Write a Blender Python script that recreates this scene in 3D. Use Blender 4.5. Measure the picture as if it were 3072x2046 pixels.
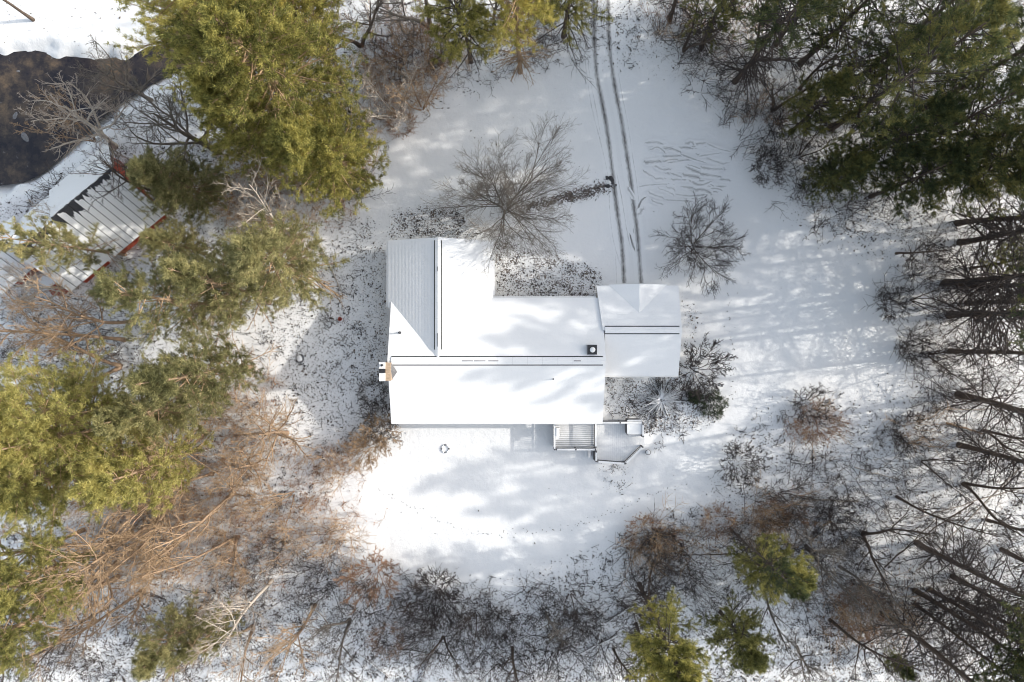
import bpy, math
import numpy as np

# ------------------------------------------------------------------ camera, sky, sun, exposure
scene = bpy.context.scene
for o in list(bpy.data.objects):
    bpy.data.objects.remove(o, do_unlink=True)
COL = scene.collection
CAM_H = 60.0
SUN_EL, SUN_AZ = 25.0, 6.5            # elevation, and degrees from +X towards +Y
cam_d = bpy.data.cameras.new('camera')
cam_d.sensor_width = 36.0
cam_d.lens = 24.0
cam_d.clip_end = 2000.0
cam = bpy.data.objects.new('camera', cam_d)
cam.location = (0, 0, CAM_H)
COL.objects.link(cam)
scene.camera = cam

world = bpy.data.worlds.new('World')
scene.world = world
world.use_nodes = True
wn = world.node_tree
wn.nodes.clear()
sky = wn.nodes.new('ShaderNodeTexSky')
sky.sky_type = 'NISHITA'
sky.sun_disc = False
sky.sun_elevation = math.radians(SUN_EL)
sky.sun_rotation = math.radians(90.0 - SUN_AZ)
sky.air_density = 1.5
sky.dust_density = 2.6
sky.ozone_density = 1.0
hsv = wn.nodes.new('ShaderNodeHueSaturation')
hsv.inputs['Saturation'].default_value = 0.55
bg = wn.nodes.new('ShaderNodeBackground')
bg.inputs['Strength'].default_value = 0.15
wo = wn.nodes.new('ShaderNodeOutputWorld')
wn.links.new(sky.outputs[0], hsv.inputs['Color'])
wn.links.new(hsv.outputs[0], bg.inputs['Color'])
wn.links.new(bg.outputs[0], wo.inputs['Surface'])

sun_d = bpy.data.lights.new('sun', 'SUN')
sun_d.energy = 2.0
sun_d.angle = math.radians(0.7)
sun_d.color = (1.0, 0.94, 0.84)
sun = bpy.data.objects.new('sun', sun_d)
COL.objects.link(sun)
e, a = math.radians(SUN_EL), math.radians(SUN_AZ)
from mathutils import Vector
SUNV = Vector((math.cos(e) * math.cos(a), math.cos(e) * math.sin(a), math.sin(e)))
sun.rotation_euler = (-SUNV).to_track_quat('-Z', 'Y').to_euler()
sun.location = (120, 14, 60)

vs = scene.view_settings
vs.view_transform = 'Standard'
vs.look = 'None'
vs.gamma = 1.0
vs.use_curve_mapping = False
vs.exposure = 0.9
scene.cycles.use_denoising = True
scene.cycles.pixel_filter_type = 'BLACKMAN_HARRIS'
scene.cycles.filter_width = 1.0

# ------------------------------------------------------------------ helpers
FPX = 2048.0


def W(px, py, z=0.0):
    """photograph pixel (3072 wide) at height z -> world point"""
    k = (CAM_H - z) / FPX
    return np.array([(px - 1536.0) * k, (1023.0 - py) * k, z])


def mesh_np(name, V, T, mat=None, smooth=False, uv=None):
    V = np.asarray(V, dtype=np.float32)
    T = np.asarray(T, dtype=np.int32)
    me = bpy.data.meshes.new(name)
    n = T.shape[1]
    me.vertices.add(len(V))
    me.vertices.foreach_set('co', V.ravel())
    me.loops.add(T.size)
    me.loops.foreach_set('vertex_index', T.ravel())
    me.polygons.add(len(T))
    me.polygons.foreach_set('loop_start', np.arange(0, T.size, n, dtype=np.int32))
    try:
        me.polygons.foreach_set('loop_total', np.full(len(T), n, dtype=np.int32))
    except Exception:
        pass
    if smooth:
        me.polygons.foreach_set('use_smooth', np.ones(len(T), dtype=bool))
    me.update(calc_edges=True)
    if mat:
        me.materials.append(mat)
    return me


def mesh_py(name, V, F, mat=None, smooth=False):
    me = bpy.data.meshes.new(name)
    me.from_pydata([tuple(map(float, v)) for v in V], [], F)
    if smooth:
        for p in me.polygons:
            p.use_smooth = True
    me.update()
    if mat:
        me.materials.append(mat)
    return me


def link(name, me, parent=None, loc=None):
    o = bpy.data.objects.new(name, me)
    COL.objects.link(o)
    if parent is not None:
        o.parent = parent
    if loc is not None:
        o.location = loc
    return o


def tag(o, label=None, cat=None, group=None, kind=None):
    if label:
        o['label'] = label
    if cat:
        o['category'] = cat
    if group:
        o['group'] = group
    if kind:
        o['kind'] = kind
    return o


def thing(name, label, cat, loc=(0, 0, 0), group=None, rz=0.0):
    o = bpy.data.objects.new(name, None)
    o.empty_display_size = 0.3
    COL.objects.link(o)
    o.location = [float(v) for v in loc]
    o.rotation_euler = (0, 0, rz)
    return tag(o, label, cat, group)


class MB:
    """collects verts and faces, builds one mesh"""
    def __init__(s):
        s.v, s.f = [], []

    def add(s, v, f):
        n = len(s.v)
        s.v += [tuple(map(float, p)) for p in v]
        s.f += [tuple(i + n for i in q) for q in f]
        return s

    def box(s, x0, x1, y0, y1, z0, z1, rot=0.0, c=(0, 0)):
        cr, sr = math.cos(rot), math.sin(rot)
        v = []
        for z in (z0, z1):
            for x, y in ((x0, y0), (x1, y0), (x1, y1), (x0, y1)):
                v.append((c[0] + x * cr - y * sr, c[1] + x * sr + y * cr, z))
        return s.add(v, [(3, 2, 1, 0), (4, 5, 6, 7), (0, 1, 5, 4), (1, 2, 6, 5), (2, 3, 7, 6), (3, 0, 4, 7)])

    def bar(s, a, b, w, h):
        """box bar from a to b (any direction near horizontal), width w, height h"""
        a, b = np.array(a, float), np.array(b, float)
        d = b - a
        d /= np.linalg.norm(d)
        up = np.array([0, 0, 1.0])
        if abs(d[2]) > 0.95:
            up = np.array([0, 1.0, 0])
        sd = np.cross(d, up)
        sd /= np.linalg.norm(sd)
        u = np.cross(sd, d)
        v = []
        for p in (a, b):
            for i, j in ((-1, -1), (1, -1), (1, 1), (-1, 1)):
                v.append(p + sd * i * w / 2 + u * j * h / 2)
        return s.add(v, [(0, 1, 2, 3), (7, 6, 5, 4), (0, 4, 5, 1), (1, 5, 6, 2), (2, 6, 7, 3), (3, 7, 4, 0)])

    def cyl(s, c, r0, r1, z0, z1, n=16, cap=True):
        v = []
        for z, r in ((z0, r0), (z1, r1)):
            for i in range(n):
                t = 2 * math.pi * i / n
                v.append((c[0] + r * math.cos(t), c[1] + r * math.sin(t), z))
        f = [(i, (i + 1) % n, n + (i + 1) % n, n + i) for i in range(n)]
        if cap:
            f += [tuple(range(n - 1, -1, -1)), tuple(range(n, 2 * n))]
        return s.add(v, f)

    def lathe(s, c, prof, n=16):
        v = []
        for r, z in prof:
            for i in range(n):
                t = 2 * math.pi * i / n
                v.append((c[0] + r * math.cos(t), c[1] + r * math.sin(t), c[2] + z))
        f = []
        for k in range(len(prof) - 1):
            for i in range(n):
                j = (i + 1) % n
                f.append((k * n + i, k * n + j, (k + 1) * n + j, (k + 1) * n + i))
        f.append(tuple(range((len(prof) - 1) * n, len(prof) * n)))
        return s.add(v, f)

    def build(s, name, mat, parent=None, smooth=False, loc=None):
        return link(name, mesh_py(name, s.v, s.f, mat, smooth), parent, loc)


# ------------------------------------------------------------------ materials
def nodes_mat(name):
    m = bpy.data.materials.new(name)
    m.use_nodes = True
    nt = m.node_tree
    nt.nodes.clear()
    out = nt.nodes.new('ShaderNodeOutputMaterial')
    p = nt.nodes.new('ShaderNodeBsdfPrincipled')
    nt.links.new(p.outputs[0], out.inputs['Surface'])
    return m, nt, p, out


def N(nt, typ, **kw):
    n = nt.nodes.new(typ)
    for k, v in kw.items():
        setattr(n, k, v)
    return n


def noise(nt, vec, scale, detail=3.0, rough=0.6):
    n = N(nt, 'ShaderNodeTexNoise')
    n.inputs['Scale'].default_value = scale
    n.inputs['Detail'].default_value = detail
    n.inputs['Roughness'].default_value = rough
    nt.links.new(vec, n.inputs['Vector'])
    return n.outputs['Fac']


def mth(nt, op, a, b=None, clamp=False):
    n = N(nt, 'ShaderNodeMath', operation=op)
    n.use_clamp = clamp
    for i, v in enumerate((a, b)):
        if v is None:
            continue
        if isinstance(v, (int, float)):
            n.inputs[i].default_value = v
        else:
            nt.links.new(v, n.inputs[i])
    return n.outputs[0]


def ramp(nt, fac, stops):
    n = N(nt, 'ShaderNodeValToRGB')
    el = n.color_ramp.elements
    while len(el) < len(stops):
        el.new(0.5)
    for e_, (p, c) in zip(el, stops):
        e_.position = p
        e_.color = (c[0], c[1], c[2], 1)
    nt.links.new(fac, n.inputs[0])
    return n.outputs[0]


def mixc(nt, fac, a, b):
    n = N(nt, 'ShaderNodeMix', data_type='RGBA')
    if isinstance(fac, (int, float)):
        n.inputs[0].default_value = fac
    else:
        nt.links.new(fac, n.inputs[0])
    for i, v in ((6, a), (7, b)):
        if isinstance(v, tuple):
            n.inputs[i].default_value = (v[0], v[1], v[2], 1)
        else:
            nt.links.new(v, n.inputs[i])
    return n.outputs[2]


def bump(nt, p, h, strength, dist=0.1):
    b = N(nt, 'ShaderNodeBump')
    b.inputs['Strength'].default_value = strength
    b.inputs['Distance'].default_value = dist
    nt.links.new(h, b.inputs['Height'])
    nt.links.new(b.outputs[0], p.inputs['Normal'])


def pos(nt):
    return N(nt, 'ShaderNodeNewGeometry').outputs['Position']


def simple(name, col, rough=0.7, var=0.25, scale=6.0, metal=0.0, bmp=0.0, stretch=None):
    m, nt, p, _ = nodes_mat(name)
    v = N(nt, 'ShaderNodeTexCoord').outputs['Object']
    if stretch:
        mp = N(nt, 'ShaderNodeMapping')
        mp.inputs['Scale'].default_value = stretch
        nt.links.new(v, mp.inputs['Vector'])
        v = mp.outputs[0]
    f = noise(nt, v, scale, 4)
    lo = tuple(c * (1 - var) for c in col)
    hi = tuple(min(1, c * (1 + var)) for c in col)
    nt.links.new(ramp(nt, f, [(0.3, lo), (0.7, hi)]), p.inputs['Base Color'])
    p.inputs['Roughness'].default_value = rough
    p.inputs['Metallic'].default_value = metal
    if bmp:
        bump(nt, p, f, bmp, 0.05)
    return m


SNOW = (0.86, 0.868, 0.885)


def snow_mat(name, litter=False, bmp=0.5, bs=1.0, thin=0.0):
    m, nt, p, _ = nodes_mat(name)
    v = pos(nt)
    big = noise(nt, v, 0.35 * bs, 3)
    fine = noise(nt, v, 9.0 * bs, 4, 0.7)
    c = mixc(nt, big, tuple(x * 0.965 for x in SNOW), SNOW)
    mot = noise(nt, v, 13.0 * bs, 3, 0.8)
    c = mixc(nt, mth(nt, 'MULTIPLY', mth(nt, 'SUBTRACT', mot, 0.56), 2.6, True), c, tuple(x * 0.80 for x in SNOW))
    if thin:
        th_ = mth(nt, 'MULTIPLY', mth(nt, 'SUBTRACT', noise(nt, v, 0.28, 5, 0.7), 0.47), 3.0, True)
        gr = mth(nt, 'MULTIPLY', mth(nt, 'SUBTRACT', noise(nt, v, 16.0, 2, 0.7), 0.45), 4.0, True)
        c = mixc(nt, mth(nt, 'MULTIPLY', th_, mth(nt, 'ADD', 0.07, mth(nt, 'MULTIPLY', gr, thin))), c, (0.33, 0.34, 0.36))
    if litter:
        at = N(nt, 'ShaderNodeAttribute', attribute_name='litter').outputs['Fac']
        sp = noise(nt, v, 6.0, 4, 0.8)
        sp2 = noise(nt, v, 1.1, 2, 0.5)
        t = mth(nt, 'MULTIPLY', at, 0.24)
        t = mth(nt, 'ADD', t, mth(nt, 'MULTIPLY', mth(nt, 'SUBTRACT', sp2, 0.5), 0.34))
        k = mth(nt, 'MULTIPLY', mth(nt, 'SUBTRACT', mth(nt, 'ADD', sp, t), 0.72), 16.0, True)
        hue = noise(nt, v, 2.2, 2)
        dc = ramp(nt, hue, [(0.3, (0.05, 0.042, 0.046)), (0.52, (0.09, 0.072, 0.064)), (0.7, (0.16, 0.12, 0.09))])
        k = mth(nt, 'MULTIPLY', k, mth(nt, 'MULTIPLY', at, 3.0, True))
        c = mixc(nt, k, c, dc)
    nt.links.new(c, p.inputs['Base Color'])
    p.inputs['Roughness'].default_value = 0.75
    p.inputs['Specular IOR Level'].default_value = 0.25
    h = mth(nt, 'ADD', mth(nt, 'MULTIPLY', noise(nt, v, 1.7, 4, 0.6), 1.0), mth(nt, 'MULTIPLY', fine, 0.25))
    bump(nt, p, h, bmp, 0.12)
    return m


def foliage(name, dark, mid, bright, trans=0.3, nscale=0.9):
    m, nt, p, out = nodes_mat(name)
    g = N(nt, 'ShaderNodeNewGeometry')
    f = noise(nt, g.outputs['Position'], nscale, 3, 0.6)
    rnd = mth(nt, 'MULTIPLY', mth(nt, 'SUBTRACT', g.outputs['Random Per Island'], 0.5), 0.35)
    oi = N(nt, 'ShaderNodeObjectInfo').outputs['Random']
    ob = mth(nt, 'MULTIPLY', mth(nt, 'SUBTRACT', oi, 0.5), 0.22)
    f = mth(nt, 'ADD', mth(nt, 'ADD', f, rnd), ob)
    c = ramp(nt, f, [(0.28, dark), (0.5, mid), (0.74, bright)])
    nt.links.new(c, p.inputs['Base Color'])
    p.inputs['Roughness'].default_value = 0.6
    p.inputs['Specular IOR Level'].default_value = 0.3
    tr = N(nt, 'ShaderNodeBsdfTranslucent')
    nt.links.new(c, tr.inputs['Color'])
    mx = N(nt, 'ShaderNodeMixShader')
    mx.inputs[0].default_value = trans
    nt.links.new(p.outputs[0], mx.inputs[1])
    nt.links.new(tr.outputs[0], mx.inputs[2])
    nt.links.new(mx.outputs[0], out.inputs['Surface'])
    return m


M = {}
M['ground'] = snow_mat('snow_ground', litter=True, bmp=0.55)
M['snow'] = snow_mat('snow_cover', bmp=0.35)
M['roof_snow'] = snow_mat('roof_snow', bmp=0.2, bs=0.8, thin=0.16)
M['wall'] = simple('clapboard', (0.55, 0.54, 0.5), 0.6, 0.06, 3.0)
M['trim'] = simple('white_trim', (0.75, 0.75, 0.75), 0.5, 0.04)
M['dark'] = simple('dark_gap', (0.05, 0.05, 0.055), 0.8, 0.3)
M['shingle'] = simple('grey_shingle', (0.16, 0.16, 0.17), 0.85, 0.35, 9.0, bmp=0.3)
M['glass'] = simple('window_glass', (0.03, 0.035, 0.04), 0.08, 0.1)
M['brick'] = simple('tan_brick', (0.36, 0.27, 0.2), 0.8, 0.25, 5.0, bmp=0.2)
M['cedar'] = simple('cedar_board', (0.46, 0.34, 0.24), 0.7, 0.3, 3.0, stretch=(1, 8, 1))
M['deckwood'] = simple('weathered_deck_wood', (0.13, 0.125, 0.13), 0.8, 0.2, 4.0)
M['metal'] = simple('grey_metal', (0.35, 0.36, 0.38), 0.4, 0.15, metal=0.8)
M['black'] = simple('black_metal', (0.025, 0.026, 0.03), 0.5, 0.2)
M['barn_red'] = simple('barn_red', (0.36, 0.06, 0.03), 0.75, 0.35, 2.5, stretch=(6, 6, 1))
M['barn_roof'] = simple('dark_barn_metal', (0.045, 0.047, 0.055), 0.6, 0.3)
M['bark_dark'] = simple('bark_dark', (0.095, 0.07, 0.055), 0.9, 0.4, 5.0, bmp=0.5, stretch=(2, 2, .4))
M['bark_grey'] = simple('bark_grey', (0.15, 0.13, 0.115), 0.9, 0.35, 5.0, bmp=0.4, stretch=(2, 2, .4))
M['bark_tan'] = simple('bark_tan', (0.31, 0.22, 0.15), 0.9, 0.35, 5.0, bmp=0.4, stretch=(2, 2, .4))  # tan as on the sunlit left trunks, some sunlight put into the colour
M['twig_gold'] = simple('twig_gold', (0.46, 0.32, 0.2), 0.9, 0.3, 1.0)
M['twig_brush'] = simple('twig_brush', (0.10, 0.082, 0.074), 0.9, 0.4, 0.7)
M['bark_pale'] = simple('bark_pale', (0.46, 0.41, 0.36), 0.85, 0.3, 4.0, stretch=(1, 1, 3))
M['twig_dark'] = simple('twig_dark', (0.06, 0.048, 0.046), 0.9, 0.3, 2.0)
M['twig_grey'] = simple('twig_grey', (0.17, 0.15, 0.13), 0.9, 0.3, 2.0)
M['twig_tan'] = simple('twig_tan', (0.36, 0.25, 0.155), 0.9, 0.3, 2.0)  # tan twigs lightened as if sunlit
M['twig_pale'] = simple('twig_pale', (0.42, 0.36, 0.31), 0.9, 0.25, 2.0)
M['twig_red'] = simple('twig_red', (0.32, 0.195, 0.125), 0.9, 0.35, 1.0)
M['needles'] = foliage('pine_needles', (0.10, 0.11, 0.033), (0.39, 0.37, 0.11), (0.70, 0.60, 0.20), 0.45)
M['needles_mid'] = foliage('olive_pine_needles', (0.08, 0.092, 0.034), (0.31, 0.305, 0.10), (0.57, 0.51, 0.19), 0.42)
M['needles_shaded'] = foliage('shaded_pine_needles', (0.038, 0.055, 0.026), (0.105, 0.13, 0.055), (0.30, 0.27, 0.085), 0.4)  # pine needles seen from their shaded side, shade put into the colour
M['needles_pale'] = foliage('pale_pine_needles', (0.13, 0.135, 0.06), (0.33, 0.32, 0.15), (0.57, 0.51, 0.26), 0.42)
M['leaf'] = foliage('fallen_leaves', (0.035, 0.03, 0.036), (0.075, 0.06, 0.055), (0.2, 0.15, 0.11), 0.1, 1.6)
M['leaf_orange'] = foliage('dry_oak_leaves', (0.17, 0.08, 0.035), (0.34, 0.16, 0.06), (0.5, 0.27, 0.11), 0.3)
M['yew'] = foliage('evergreen_shrub_leaves', (0.03, 0.05, 0.03), (0.075, 0.10, 0.055), (0.17, 0.18, 0.10), 0.25, 3.0)

# water of the brook
m, nt, p, _ = nodes_mat('brook_water')
v = pos(nt)
f = noise(nt, v, 0.32, 7, 0.72)
c = ramp(nt, f, [(0.40, (0.010, 0.009, 0.016)), (0.5, (0.035, 0.028, 0.028)), (0.58, (0.09, 0.066, 0.048)), (0.7, (0.2, 0.135, 0.08))])
ice = mth(nt, 'MULTIPLY', mth(nt, 'SUBTRACT', noise(nt, v, 1.1, 6, 0.75), 0.66), 9.0, True)
c = mixc(nt, ice, c, (0.42, 0.42, 0.45))
nt.links.new(c, p.inputs['Base Color'])
p.inputs['Roughness'].default_value = 0.22
bump(nt, p, noise(nt, v, 2.5, 4), 0.25, 0.05)
M['water'] = m

# churned tyre tracks: dark gravel showing through the snow, ragged along the strip
def track_mat(name, amount, uvs=(1.0, 1.0)):
    m, nt, p, _ = nodes_mat(name)
    v = pos(nt)
    uv = N(nt, 'ShaderNodeUVMap').outputs[0]
    sx = N(nt, 'ShaderNodeSeparateXYZ')
    nt.links.new(uv, sx.inputs[0])
    # 1 at the centre line, 0 at the edges
    c0 = mth(nt, 'SUBTRACT', 1.0, mth(nt, 'MULTIPLY', mth(nt, 'ABSOLUTE', mth(nt, 'SUBTRACT', sx.outputs[0], 0.5)), 2.0))
    mp = N(nt, 'ShaderNodeMapping')
    mp.inputs['Scale'].default_value = (7.0, 2.2, 1)
    nt.links.new(uv, mp.inputs['Vector'])
    f = noise(nt, mp.outputs[0], 1.0, 5, 0.75)
    g = noise(nt, v, 0.35, 2)
    k = mth(nt, 'ADD', mth(nt, 'MULTIPLY', c0, 0.55), f)
    k = mth(nt, 'ADD', k, mth(nt, 'MULTIPLY', g, 0.5))
    k = mth(nt, 'MULTIPLY', mth(nt, 'SUBTRACT', k, 1.30 - amount), 1.7, True)
    k = mth(nt, 'MULTIPLY', k, mth(nt, 'MULTIPLY', c0, 3.0, True))
    c = mixc(nt, k, SNOW, (0.085, 0.078, 0.078))
    nt.links.new(c, p.inputs['Base Color'])
    p.inputs['Roughness'].default_value = 0.8
    return m


M['track'] = track_mat('tyre_track', 0.48)
M['track_faint'] = track_mat('faint_tyre_track', 0.13)
M['scrape'] = track_mat('plough_scrape', 0.28)


# ------------------------------------------------------------------ ground masks
def sdf_poly(x, y, poly):
    """signed distance in pixels, negative inside; x, y arrays"""
    poly = np.asarray(poly, float)
    d = np.full(x.shape, 1e9)
    inside = np.zeros(x.shape, bool)
    n = len(poly)
    for i in range(n):
        ax, ay = poly[i]
        bx, by = poly[(i + 1) % n]
        ex, ey = bx - ax, by - ay
        wx, wy = x - ax, y - ay
        t = np.clip((wx * ex + wy * ey) / (ex * ex + ey * ey + 1e-9), 0, 1)
        d = np.minimum(d, (wx - t * ex) ** 2 + (wy - t * ey) ** 2)
        cnd = ((ay <= y) & (by > y)) | ((by <= y) & (ay > y))
        xx = ax + (y - ay) / (ey if abs(ey) > 1e-9 else 1e-9) * ex
        inside ^= cnd & (x < xx)
    d = np.sqrt(d)
    return np.where(inside, -d, d)


LAWN = [(v[0] * 1.305, v[1] * 1.305) for v in [
    (870, 350), (1000, 265), (1100, 232), (1190, 182), (1340, 165), (1480, 170), (1560, 215), (1690, 275), (1760, 370), (1800, 500),
    (1850, 560), (2050, 620), (2110, 830), (1990, 890), (1790, 900), (1690, 960), (1640, 1040), (1600, 1130),
    (1400, 1250), (1150, 1320), (960, 1305), (800, 1240), (790, 1180), (850, 1080), (930, 1010), (890, 965), (884, 560), (850, 470)]]
BROOK = [(-700, 120), (-200, 150), (0, 160), (100, 150), (190, 168), (300, 178), (400, 165), (480, 120), (540, 40), (580, -200), (760, -220),
         (700, 20), (640, 130), (540, 205), (430, 268), (330, 332), (230, 432), (130, 520), (70, 548), (-20, 560), (-200, 640), (-700, 700)]
BEDS = [  # ground cover and leaf beds inside the open ground: polygon, density
    ([(1165, 700), (1175, 640), (1260, 615), (1380, 620), (1420, 690), (1800, 800), (1815, 870), (1790, 900), (1480, 900), (1480, 720), (1165, 725)], 0.85),
    ([(800, 1180), (870, 1050), (960, 990), (1000, 760), (1010, 640), (1110, 640), (1170, 760), (1160, 1260), (1060, 1290), (900, 1270)], 0.62),
    ([(1810, 1130), (2040, 1130), (2150, 1110), (2160, 1260), (2050, 1310), (1930, 1300), (1920, 1255), (1815, 1250)], 0.75),
    ([(1560, 610), (1700, 570), (1840, 535), (1845, 570), (1760, 600), (1570, 640)], 1.3),
    ([(1785, 1400), (1880, 1390), (1900, 1460), (1840, 1500), (1800, 1460)], 0.45),
    ([(2040, 880), (2090, 900), (2110, 1080), (2050, 1080)], 0.45),
]


def litter_px(x, y):
    s = sdf_poly(x, y, LAWN)
    d = np.clip(s / 120.0, 0, 1) * 0.42 + np.clip(s / 30.0 + 0.5, 0, 1) * 0.16
    d = np.maximum(d, 0.008)
    for poly, w in BEDS:
        b = sdf_poly(x, y, poly)
        d = np.maximum(d, w * np.clip(0.5 - b / 24.0, 0, 1))
    # the brushy ground at the foot of the photograph and at the right is the most littered
    d += 0.12 * np.clip((y - 1600) / 300, 0, 1) * (s > 0)
    b = sdf_poly(x, y, BROOK)
    d *= np.clip(b / 60.0, 0, 1)
    d *= np.where((y < 180) & (x < 420), 0.1, 1.0)
    d *= np.where((x > 230) & (x < 600) & (y > 240) & (y < 440), 0.3, 1.0)
    return d


rngG = np.random.default_rng(7)


def smooth_noise(x, y, scale, seed):
    r = np.random.default_rng(seed)
    out = np.zeros_like(x)
    for k in range(10):
        th = r.uniform(0, 2 * math.pi)
        fr = scale * r.uniform(0.6, 1.6)
        out += np.sin(x * math.cos(th) * fr + y * math.sin(th) * fr + r.uniform(0, 6.28))
    return out / 5.0


def ground_z(x, y):
    """terrain height at world x, y (arrays)"""
    px, py = 1536 + x * FPX / CAM_H, 1023 - y * FPX / CAM_H
    b = sdf_poly(px, py, BROOK) / 34.13
    b = b + 0.45 * smooth_noise(x, y, 1.6, 41) + 0.25 * smooth_noise(x, y, 4.0, 42)
    z = -1.5 * np.clip(0.5 - b / 2.2, 0, 1)
    near = np.clip((np.maximum(np.abs(x) - 18, np.abs(y) - 14)) / 10.0, 0, 1)
    z = z + 0.10 * near * smooth_noise(x, y, 0.5, 3) * np.clip(b / 2.0, 0, 1)
    z = z + 0.05 * near * smooth_noise(x, y, 1.7, 4) * np.clip(b / 2.0, 0, 1)
    return z


def axis(a, b, step, far):
    c = list(np.arange(a, b + 1e-6, step))
    ext, s, v = [], step, 0.0
    while v < far:
        s *= 1.35
        v += s
        ext.append(v)
    return np.array([a - e_ for e_ in ext[::-1]] + c + [b + e_ for e_ in ext])


gx, gy = axis(-52, 52, 0.36, 420), axis(-36, 36, 0.36, 420)
X, Y = np.meshgrid(gx, gy)
Z = ground_z(X, Y)
nx, ny = len(gx), len(gy)
idx = np.arange(nx * ny).reshape(ny, nx)
quads = np.stack([idx[:-1, :-1], idx[:-1, 1:], idx[1:, 1:], idx[1:, :-1]], -1).reshape(-1, 4)
gm = mesh_np('ground', np.stack([X, Y, Z], -1).reshape(-1, 3), quads, M['ground'], smooth=True)
LPX, LPY = 1536 + X * FPX / CAM_H, 1023 - Y * FPX / CAM_H
lit = litter_px(LPX, LPY)
att = gm.attributes.new('litter', 'FLOAT', 'POINT')
att.data.foreach_set('value', lit.ravel().astype(np.float32))
ground = tag(link('ground', gm), 'snow covered ground of the house clearing and woods', kind='structure')

bp = [W(px, py, -0.62) for px, py in BROOK]
cx = np.mean([q[0] for q in bp])
brook = link('water', mesh_py('water', bp, [tuple(range(len(bp) - 1, -1, -1))], M['water']))
tag(brook, 'dark brook water between snowy banks', kind='structure')


def gz(x, y):
    return float(ground_z(np.array([float(x)]), np.array([float(y)]))[0])


# ------------------------------------------------------------------ driveway and its tracks
STRIPS = [0]


def strip(name, pts, width, mat, parent, z=0.012, taper=False, seg=0.4):
    STRIPS[0] += 1
    z = 0.006 + 0.0012 * STRIPS[0]
    P = np.array([W(px, py)[:2] for px, py in pts])
    # catmull-rom resample
    out = []
    n = len(P)
    for i in range(n - 1):
        p0, p1, p2, p3 = P[max(i - 1, 0)], P[i], P[i + 1], P[min(i + 2, n - 1)]
        k = max(2, int(np.linalg.norm(p2 - p1) / seg))
        for j in range(k):
            t = j / k
            out.append(0.5 * ((2 * p1) + (-p0 + p2) * t + (2 * p0 - 5 * p1 + 4 * p2 - p3) * t * t + (-p0 + 3 * p1 - 3 * p2 + p3) * t ** 3))
    out.append(P[-1])
    out = np.array(out)
    T = np.gradient(out, axis=0)
    T /= np.linalg.norm(T, axis=1)[:, None] + 1e-9
    Nn = np.stack([-T[:, 1], T[:, 0]], 1)
    w = np.full(len(out), width / 2)
    if taper:
        s = np.linspace(0, 1, len(out))
        w *= np.clip(np.minimum(s, 1 - s) * 6, 0.15, 1)
    A, B = out + Nn * w[:, None], out - Nn * w[:, None]
    V = []
    for a_, b_ in zip(A, B):
        V += [(a_[0], a_[1], z + gz(*a_)), (b_[0], b_[1], z + gz(*b_))]
    F = [(2 * i, 2 * i + 2, 2 * i + 3, 2 * i + 1) for i in range(len(out) - 1)]
    F = [f[::-1] for f in F]
    me = mesh_py(name, V, F, mat)
    d = np.concatenate([[0], np.cumsum(np.linalg.norm(np.diff(out, axis=0), axis=1))])
    uv = me.uv_layers.new(name='UVMap')
    for poly in me.polygons:
        for li in poly.loop_indices:
            vi = me.loops[li].vertex_index
            uv.data[li].uv = (float(vi % 2), d[vi // 2])
    return link(name, me, parent)


drive = bpy.data.objects.new('driveway', None)
COL.objects.link(drive)
tag(drive, 'snowy driveway with dark tyre tracks running up to the garage', kind='structure')
ltr = [(1780, -60), (1783, 120), (1790, 220), (1803, 290), (1818, 370), (1832, 470), (1842, 560), (1852, 640), (1866, 740), (1872, 850)]
rtr = [(1822, -60), (1827, 120), (1838, 220), (1850, 290), (1866, 370), (1881, 470), (1892, 540), (1900, 610), (1912, 700), (1923, 850)]
strip('tyre_track', ltr, 1.1, M['track_faint'], drive)
strip('tyre_track', rtr, 1.1, M['track_faint'], drive)
strip('tyre_track', [(p_[0] - 22, p_[1]) for p_ in ltr[1:]], 0.3, M['track_faint'], drive, 0.010)
strip('tyre_track', [(p_[0] + 17, p_[1]) for p_ in rtr[2:8]], 0.3, M['track_faint'], drive, 0.011)
strip('tyre_track', [(1748, 120), (1760, 220), (1775, 320), (1800, 420), (1822, 520), (1830, 640), (1840, 720), (1862, 800)], 0.35, M['track_faint'], drive, 0.008)
strip('tyre_track', [(1900, 700), (1905, 660), (1912, 630), (1925, 600), (1940, 590)], 0.3, M['track'], drive, 0.016, True)
strip('tyre_track', [(1888, 700), (1900, 740), (1915, 770), (1918, 800)], 0.3, M['track'], drive, 0.02, True)
strip('tyre_track', [(1850, 520), (1866, 600), (1880, 690), (1895, 760)], 0.3, M['track_faint'], drive, 0.016)
strip('tyre_track', ltr, 0.62, M['track'], drive)
strip('tyre_track', rtr, 0.62, M['track'], drive)
SCR = [[(1915, 562), (1940, 556), (1980, 553), (2020, 552)], [(1955, 440), (2000, 446), (2050, 443), (2092, 446)], [(2085, 462), (2130, 478), (2165, 490), (2190, 486)],
       [(2060, 495), (2100, 507), (2145, 525)], [(2140, 530), (2165, 538), (2195, 540)], [(2070, 538), (2100, 552), (2140, 578)], [(1985, 470), (2030, 468), (2060, 464)],
       [(2000, 555), (2030, 558)], [(1950, 480), (1975, 500), (2010, 505)], [(2060, 430), (2120, 440), (2180, 456)], [(2010, 580), (2070, 588), (2130, 582)],
       [(2010, 540), (2060, 538)], [(1990, 520), (2040, 525), (2100, 530)], [(1960, 420), (1985, 432)], [(2150, 500), (2180, 508)], [(2000, 490), (2060, 480), (2110, 484)],
       [(1925, 510), (1960, 530), (2000, 535)], [(1930, 620), (1915, 650)], [(1880, 560), (1905, 600)], [(2040, 560), (2100, 565), (2180, 558)], [(1990, 600), (2080, 604)]]
gs = np.random.default_rng(77)
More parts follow.
